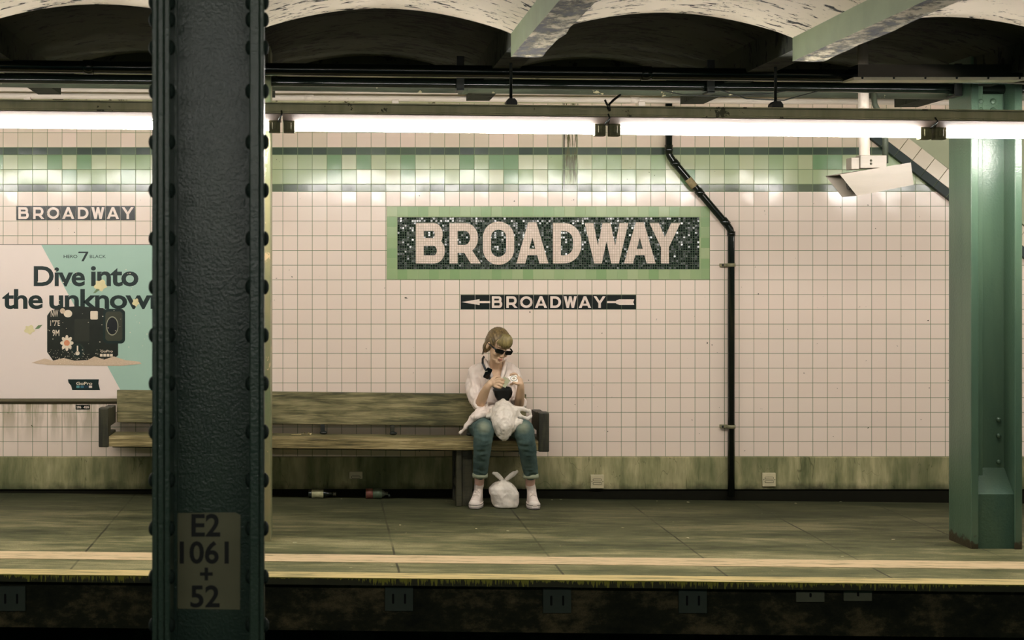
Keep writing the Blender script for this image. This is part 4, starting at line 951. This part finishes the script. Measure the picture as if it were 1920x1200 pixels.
# shirt
sb = B()
ell(sb, W(930, 712, 10.17), (.152, .108, .125)); ell(sb, W(930, 745, 10.17), (.148, .108, .13)); ell(sb, W(930, 768, 10.14), (.155, .125, .075))
chain(sb, [(W(913, 684, 10.16), .034), (W(900, 691, 10.16), .046), (W(892, 699, 10.16), .055), (W(888, 724, 10.13), .058), (W(893, 750, 10.07), .056), (W(898, 760, 10.03), .055)])
chain(sb, [(W(947, 684, 10.16), .034), (W(958, 691, 10.16), .044), (W(965, 699, 10.16), .053), (W(970, 724, 10.15), .050), (W(972, 748, 10.12), .048)])
chain(sb, [(W(925, 772, 10.02), .052), (W(900, 775, 9.95), .034), (W(886, 784, 9.93), .026), (W(874, 800, 9.93), .015), (W(863, 812, 9.94), .011)])
chain(sb, [(W(925, 775, 9.98), .04), (W(908, 776, 9.92), .024), (W(892, 782, 9.90), .016)])
def shirt_fn(co, n):
    a = mn.noise(Vector((co.x*16, co.y*10, co.z*9+co.x*9))); c_ = mn.noise(Vector((co.x*40+5, co.y*30, co.z*22)))
    return 0.016*(a-abs(a)*0.5)+0.008*(1-abs(c_)*3.4)*0.6
def in_poly(x, y, poly):
    c_ = False; n = len(poly)
    for i in range(n):
        x1, y1 = poly[i]; x2, y2 = poly[(i+1) % n]
        if (y1 > y) != (y2 > y) and x < (x2-x1)*(y-y1)/(y2-y1)+x1: c_ = not c_
    return c_
VN = [(917, 660), (919, 682), (923, 698), (927, 714), (936, 717), (940, 702), (943, 682), (944, 660)]
def shirt_cut(c, n):
    px = CX+c.x*F/c.y; py = CY+(EYE-c.z)*F/c.y; return c.y < 10.17 and in_poly(px, py, VN)
shirt = remesh('shirt', sb, 0.0062, shirt_m, root, 3, shirt_fn, shirt_cut, 0.003)
b = B()
for side, pts in (('l', [(912, 674, 10.15), (916, 684, 10.075), (921, 698, 10.052), (926, 714, 10.05), (928, 728, 10.055)]), ('r', [(947, 674, 10.15), (944, 686, 10.075), (941, 700, 10.052), (937, 716, 10.05), (935, 728, 10.055)])):
    s = -1 if side == 'l' else 1; wd = [0.012, 0.028, 0.030, 0.020, 0.012]
    rows = []
    for (x, y, d), q in zip(pts, wd):
        c_ = W(x, y, d); rows.append([b.verts.new(c_+Vector((s*q*f, (-.010 if 0 < f < 1 else 0)+abs(f)*.010, .006*f))) for f in (-0.15, .35, .7, 1.0)])
    for i in range(len(rows)-1):
        for j in range(3): f = b.faces.new((rows[i][j], rows[i][j+1], rows[i+1][j+1], rows[i+1][j])); f.smooth = True
cl = obj('collar', b, shirt_m, shirt); sm = cl.modifiers.new('t', 'SOLIDIFY'); sm.thickness = 0.004; sm.offset = 0
b = B(); tube(b, [W(896, 766, 10.035), W(902, 755, 9.985)], [.0, .0], 8) if False else None
for c_, dr, r_ in ((W(901, 758, 9.985), Vector((0.25, -0.75, 0.6)), .050), (W(973.5, 754, 10.055), Vector((0.02, -0.8, 0.5)), .048)):
    bb = B(); dr = dr.normalized(); a_ = dr.orthogonal().normalized(); c2 = dr.cross(a_); R1, R2 = r_, .013; nu, nv = 24, 8
    vv = [[bb.verts.new(c_+(a_*math.cos(2*math.pi*i/nu)+c2*math.sin(2*math.pi*i/nu))*(R1+0.004*mn.noise(Vector((i*.9, r_*90, 0)))+R2*math.cos(2*math.pi*j/nv))*0.92+dr*R2*1.1*math.sin(2*math.pi*j/nv)) for j in range(nv)] for i in range(nu)]
    for i in range(nu):
        for j in range(nv): f = bb.faces.new((vv[i][j], vv[(i+1)%nu][j], vv[(i+1)%nu][(j+1)%nv], vv[i][(j+1)%nv])); f.smooth = True
    obj('rolled_sleeve', bb, shirt_m, shirt)
# jeans
jb = B(); ell(jb, W(932, 797, 10.15), (.165, .125, .078)); chain(jb, [(W(897, 800, 10.10), .072), (W(898, 804, 9.98), .072), (W(903, 806, 9.88), .070)])
chain(jb, [(W(912, 796, 10.10), .086), (W(908, 803, 9.94), .080), (W(907, 806, 9.82), .077), (W(906, 822, 9.815), .070), (W(904, 842, 9.85), .064), (W(902, 866, 9.91), .058), (W(900.5, 886, 9.96), .052)])
chain(jb, [(W(955, 796, 10.10), .086), (W(972, 803, 9.94), .080), (W(981, 806, 9.82), .077), (W(985, 822, 9.815), .070), (W(989, 842, 9.85), .064), (W(992, 866, 9.91), .059), (W(995, 887, 9.96), .053)])
def jean_fn(co, n):
    c_ = mn.noise(Vector((co.x*10, co.y*8, co.z*28))); d = mn.noise(Vector((co.x*30, co.y*20, co.z*50+9)))
    k = 1.0 if co.z > 0.36 or co.z < 0.28 else 0.6
    e_ = mn.noise(Vector((co.x*22, co.y*16, co.z*9)))
    return k*(0.0045*(abs(c_)*-1.6+0.3)+0.005*(0.2-abs(e_))+0.002*d)
jeans = remesh('jeans', jb, 0.0065, jean_m, root, 2, jean_fn)
for (x, y), r_, fx in (((900, 891), .0545, 0), ((995, 892), .0555, 0)):
    b = B(); c_ = W(x, y, 9.965); pts = []; seg = 26
    prof = [(-.016, .93), (-.017, 1.0), (.0, 1.03), (.015, 1.01), (.017, .95), (.0, .90), (-.014, .88)]
    rings = [[b.verts.new(c_+Vector((math.cos(2*math.pi*k/seg)*r_*q, math.sin(2*math.pi*k/seg)*r_*q, h+.002*math.sin(k*2.0)))) for k in range(seg)] for h, q in prof]
    for i in range(len(rings)):
        for k in range(seg): f = b.faces.new((rings[i][k], rings[i][(k+1)%seg], rings[(i+1)%len(rings)][(k+1)%seg], rings[(i+1)%len(rings)][k])); f.smooth = True
    o = obj('turn_up', b, cuff_m, jeans); o['label'] = 'pale rolled hem'
# socks and shoes
def shoe(hx, hD, tx, tD, sx, sy):
    """heel and toe given as picture columns and depths"""
    h = Vector((W(hx, 0, hD).x, hD, 0)); tt = Vector((W(tx, 0, tD).x, tD, 0)); d = (tt-h); Ln = d.length; d.normalize(); s = Vector((-d.y, d.x, 0)); z0 = floor_z(h.x)+0.001
    M = Matrix(((s.x, d.x, 0, h.x), (s.y, d.y, 0, h.y), (0, 0, 1, z0), (0, 0, 0, 1)))
    def L(x, y, z): return M @ Vector((x, y, z))
    def outline(k, n=28):
        o = []
        for i in range(n):
            a = 2*math.pi*i/n; y = Ln/2-math.cos(a)*Ln/2; f = y/Ln
            wd = (.036+.014*math.sin(min(1, f/.75)*math.pi*.5)) * (abs(math.sin(a))**0.55)
            o.append((math.copysign(wd, math.sin(a))*k, Ln/2+(y-Ln/2)*k))
        return o
    b = B(); o0 = outline(1.0); rings = []
    for z, k in ((0.0, 0.97), (.004, 1.0), (.032, 1.0), (.035, .97)): rings.append([b.verts.new(L(x, y, z)) for x, y in outline(k)])
    n = len(o0)
    for i in range(3):
        for k in range(n): f = b.faces.new((rings[i][k], rings[i][(k+1)%n], rings[i+1][(k+1)%n], rings[i+1][k]))
    b.faces.new(rings[0][::-1]); b.faces.new(rings[-1])
    sh = thing_part = bpy.data.objects.new('shoe', None); col.objects.link(sh); sh.parent = root; ORG[sh.name] = ORG[root.name]
    obj('sole', b, rubber_m, sh)
    b = B(); ra = [b.verts.new(L(x, y, -.0005)) for x, y in outline(.985)]; rb_ = [b.verts.new(L(x, y, .0065)) for x, y in outline(1.012)]
    for k in range(n): b.faces.new((ra[k], ra[(k+1)%n], rb_[(k+1)%n], rb_[k]))
    b.faces.new(ra[::-1]); b.faces.new(rb_); obj('outsole', b, iron_m, sh)
    for zz in (.012, .031):
        b = B(); rr_ = [L(x, y, zz) for x, y in outline(1.012)]; tube(b, rr_+[rr_[0]], .0016, 5); q = obj('sole_stripe', b, black_m, sh); q['label'] = 'thin dark stripe round the sole'
    ub = B()
    ankle = W(sx, sy, hD-0.045)
    A_ = Vector(ankle)
    ell(ub, L(0, Ln*.5, .045), (.040, .040, .03)); 
    chain(ub, [(L(0, .045, .05), .034), (L(0, .045, .085), .033), (L(0, .050, .118), .034), (Vector((A_.x, A_.y, A_.z+0.004)), .035)])
    chain(ub, [(L(0, .06, .10), .034), (L(0, Ln*.45, .068), .034), (L(0, Ln*.62, .052), .036), (L(0, Ln*.80, .044), .036)])
    chain(ub, [(L(0, .05, .04), .036), (L(0, Ln*.5, .038), .038), (L(0, Ln*.82, .036), .036)])
    remesh('upper', ub, 0.005, canvas_m, sh, 4)
    b = B(); ell(b, L(0, Ln*.86, .036), (.041, .037, .030)); tc = obj('toe_cap', b, rubber_m, sh)
    # laces along the tongue
    tp = [L(0, Ln*.62, .0885), L(0, Ln*.45, .104), L(0, Ln*.33, .122), L(0, Ln*.27, .14), L(0, Ln*.245, .156)]
    b = B()
    for i in range(len(tp)):
        c_ = tp[i]+Vector((0, -.002, .002)); wd = .019-.001*i; tube(b, [c_-s*wd+Vector((0, .004, -.006)), c_+Vector((0, -.004, .001)), c_+s*wd+Vector((0, .004, -.006))], .0028, 6)
        if i < len(tp)-1:
            c3 = tp[i+1]; tube(b, [c_-s*.014, (c_+c3)/2+Vector((0, -.005, .003)), c3+s*.014], .0022, 6); tube(b, [c_+s*.014, (c_+c3)/2+Vector((0, -.006, .003)), c3-s*.014], .0022, 6)
    obj('laces', b, rubber_m, sh)
    b = B()
    for i in range(len(tp)):
        for q in (-1, 1): ell(b, tp[i]+s*q*.0195+Vector((0, .001, -.006)), .0028, u=8, v=6)
    obj('eyelets', b, iron_m, sh)
    return A_
for a in (((899, 10.10, 888, 9.865, 898.5, 908)), ((995, 10.10, 1003, 9.865, 994, 909))):
    an = shoe(*a)
    b = B(); cc = W(a[4]+.5, 889, 9.975); tube(b, [cc, (cc+an)/2, an+Vector((0, .004, .0)), an+Vector((0, .004, -.02))], [.037, .035, .033, .033], 20); obj('sock', b, sock_pink, root)

# ---------------------------------------------------------------- things on and about the person
b_t = thing('waist_bag', W(942, 740, 10.0), 'small black bag worn across the front of the person, its strap over one shoulder', 'bag')
b = B()
prof = [(923, 728), (958, 724), (961, 731), (957, 748), (950, 753), (936, 753.5), (930, 748)]
tb_ = B(); prism(tb_, [wp(x, y, 10.0) for x, y in prof], 'y', 9.955, 10.045); bmesh.ops.bevel(tb_, geom=list(tb_.edges), offset=.012, segments=3, affect='EDGES'); merge(b, tb_)
remesh('bag_body', b, 0.006, black_m, b_t, 2, lambda co, n: 0.006*mn.noise(co*28))
def strap(pts, wd, mat, name, par, th=.003):
    b = B(); V = [W(*p) for p in pts]; rows = []
    for i, p in enumerate(V):
        t_ = (V[min(i+1, len(V)-1)]-V[max(i-1, 0)]).normalized(); s_ = t_.cross(Vector((0, -1, 0))).normalized()
        rows.append([p-s_*wd/2+Vector((0, -th/2, 0)), p+s_*wd/2+Vector((0, -th/2, 0)), p+s_*wd/2+Vector((0, th/2, 0)), p-s_*wd/2+Vector((0, th/2, 0))])
    R_ = [[b.verts.new(q) for q in r] for r in rows]
    for i in range(len(R_)-1):
        for k in range(4): b.faces.new((R_[i][k], R_[i][(k+1)%4], R_[i+1][(k+1)%4], R_[i+1][k]))
    b.faces.new(R_[0]); b.faces.new(R_[-1]); return obj(name, b, mat, par)
st_ = strap([(908, 668, 10.12), (905, 673, 10.08), (905, 681, 10.045), (909, 690, 10.03), (914, 700, 10.025), (919, 711, 10.02), (925, 724, 10.01), (931, 733, 10.0)], .016, black_m, 'strap', b_t)
b = B(); tb_ = B(); box(tb_, -.021, .021, -.009, .009, -.040, .040); bmesh.ops.bevel(tb_, geom=list(tb_.edges), offset=.004, segments=2, affect='EDGES'); merge(b, tb_, Matrix.Translation(W(914.5, 700, 10.012)) @ Matrix.Rotation(math.radians(-25), 4, 'Y').inverted()); bk = obj('buckle', b, gloss_black, st_)
b = B(); c_ = W(911, 696.5, 10.0015); tube(b, [c_-Vector((.012, 0, .003)), c_+Vector((.012, 0, .003))], .0018, 6); o = obj('buckle_slot', b, plain('pale_slot', S(190,184,160), .4), bk) if False else obj('clasp', b, plain('pale_clasp', S(190,184,160), .4), st_)
# the leaflet and the card in the hands
def sheetq(name, q, D, mat, th, par=None, tilt=-0.0016):
    b = B(); tb_ = B(); pts = [W(x, y, D+tilt*(y-712)) for x, y in q]
    A_ = [b.verts.new(p) for p in pts]; B_ = [b.verts.new(p+Vector((0, th, 0))) for p in pts]; n = len(pts); b.faces.new(A_); b.faces.new(B_[::-1])
    for i in range(n): b.faces.new((A_[i], B_[i], B_[(i+1)%n], A_[(i+1)%n]))
    return obj(name, b, mat, par)
cd = sheetq('card', [(951, 706.5), (972, 701.5), (978.5, 712.5), (963, 720)], 9.864, plain('white_card', S(246,238,226), .5, var=.02), .002); cdw = cd; tag(cd, 'white card with a ring emblem held up in the right hand side hands', 'card'); cd['label'] = 'white card printed with a ring emblem, held in front of the shirt'
b = B()
for q in ribbon([(963.5+6.2*math.cos(2*math.pi*k/28), 709.5+4.6*math.sin(2*math.pi*k/28)) for k in range(28)], 1.0, True):
    pts = [W(v.x, v.y, 9.8632-0.0016*(v.y-712)) for v in q]; A_ = [b.verts.new(p) for p in pts]; B_ = [b.verts.new(p+Vector((0, .0006, 0))) for p in pts]; b.faces.new(A_)
    for i in range(4): b.faces.new((A_[i], B_[i], B_[(i+1)%4], A_[(i+1)%4]))
em = obj('ring_emblem', b, plain('grey_green_print', S(90,108,92), .5), cd)
sheetq('emblem_centre', [(963.5+2.8*math.cos(2*math.pi*k/16), 709.5+2.0*math.sin(2*math.pi*k/16)) for k in range(16)], 9.8632, plain('tan_print', S(170,160,130), .5), .0006, cd)
lf = sheetq('leaflet', [(940, 709.5), (947, 706.5), (957, 714), (952, 720), (947.5, 727.5), (940.5, 723.5)], 9.846, plain('grey_green_leaflet_paper', S(150,150,118), .6, var=.2, scale=60), .002); tag(lf, 'small folded grey leaflet pinched between the fingers', 'leaflet')
# plastic bags
bagm = N('thin_white_plastic'); bn = bagm.noise(12, None, 4); bag_m = bagm.out(bagm.mix(bn, S(226,216,204), S(210,202,186)), 0.42, 0, bagm.bump(bagm.noise(26, (1, 1, .6), 4, .6, dist=1.0), 0.5, .01), **{'Subsurface Weight': 0.0})
pb = B(); 
chain(pb, [(W(944, 762, 9.92), .050), (W(944, 772, 9.88), .082), (W(945, 784, 9.84), .094), (W(945, 796, 9.81), .084), (W(944, 806, 9.80), .064), (W(944, 815, 9.79), .042)], 20); chain(pb, [(W(936, 762, 9.92), .03), (W(944, 752, 9.93), .018)])
ell(pb, W(960, 772, 9.87), (.05, .055, .05)); chain(pb, [(W(926, 775, 9.90), .04), (W(918, 780, 9.89), .022), (W(913, 782, 9.88), .012)]); chain(pb, [(W(960, 800, 9.80), .04), (W(972, 792, 9.79), .028), (W(979, 790, 9.80), .014)])
chain(pb, [(W(962, 768, 9.87), .026), (W(975, 766, 9.86), .018), (W(986, 768, 9.86), .013), (W(994, 772, 9.86), .012), (W(996, 779, 9.86), .011), (W(990, 785, 9.86), .013), (W(981, 783, 9.86), .015), (W(970, 778, 9.86), .022)], 10)
def bag_fn(co, n):
    a = mn.noise(Vector((co.x*13+co.z*9, co.y*10, co.z*7))); b_ = mn.noise(Vector((co.x*28+4, co.y*28, co.z*16)))
    c_ = mn.noise(Vector((co.x*60, co.y*50, co.z*32)))
    return 0.006*(0.45-abs(a)*2.0)+0.008*(0.3-abs(b_)*1.6)+0.005*(.3-abs(c_)*1.5)
lapb = remesh('plastic_bag', pb, 0.0062, bag_m, None, 2, bag_fn); tag(lapb, 'crumpled white plastic bag resting on the lap of the seated person', 'bag')
t = thing('plastic_bag', W(942, 955, 9.97), 'knotted white plastic bag standing on the floor between the shoes', 'bag')
fb = B(); fz = floor_z(1.27); DFb = 9.985
def fw(px, py, d=0): q = W(px, py, DFb); q.y += d; return q
hw = .088; q0 = fw(943, 0).x
v = []
for (dz, sx, sy) in ((.003, .088, .075), (.05, .103, .08), (.10, .105, .082), (.135, .098, .075), (.165, .070, .055), (.185, .035, .03), (.200, .012, .012)):
    v.append([fb.verts.new((q0+sx*math.copysign(abs(math.cos(a))**.55, math.cos(a))*(1.06 if math.cos(a) > 0 and dz < .12 else .98 if dz > .06 else .84)+(.010 if dz < .04 else 0), DFb+sy*math.copysign(abs(math.sin(a))**.6, math.sin(a)), fz+dz)) for a in [2*math.pi*k/28 for k in range(28)]])
for i in range(len(v)-1):
    for k in range(28): fb.faces.new((v[i][k], v[i][(k+1)%28], v[i+1][(k+1)%28], v[i+1][k]))
fb.faces.new(v[0][::-1]); fb.faces.new(v[-1])
remesh('bag_body', fb, 0.0055, bag_m, t, 3, lambda co, n: (0.009*(0.4-abs(mn.noise(Vector((co.x*16, co.y*14, co.z*9))))*2.0)+0.003*mn.noise(co*45))*(1 if co.z-fz > .02 else .25))
for pts in ([(945, 903, 0), (939, 897, -.004), (932, 890, 0), (925.5, 887.5, 0)], [(946, 903, 0), (953, 896, -.004), (962, 889, 0), (969.5, 884, 0)]):
    hb_ = B(); P4 = [fw(*p) for p in pts]
    chain(hb_, [(P4[0], .012), (P4[1], .017), (P4[2], .019), (P4[3], .012)], 12)
    for vv in hb_.verts: vv.co.y = DFb+(vv.co.y-DFb)*.6
    remesh('tied_handle', hb_, 0.004, bag_m, t, 2, lambda co, n: 0.003*mn.noise(co*60))
bb = B(); ell(bb, fw(945.5, 903), (.016, .014, .014)); obj('knot', bb, bag_m, t)
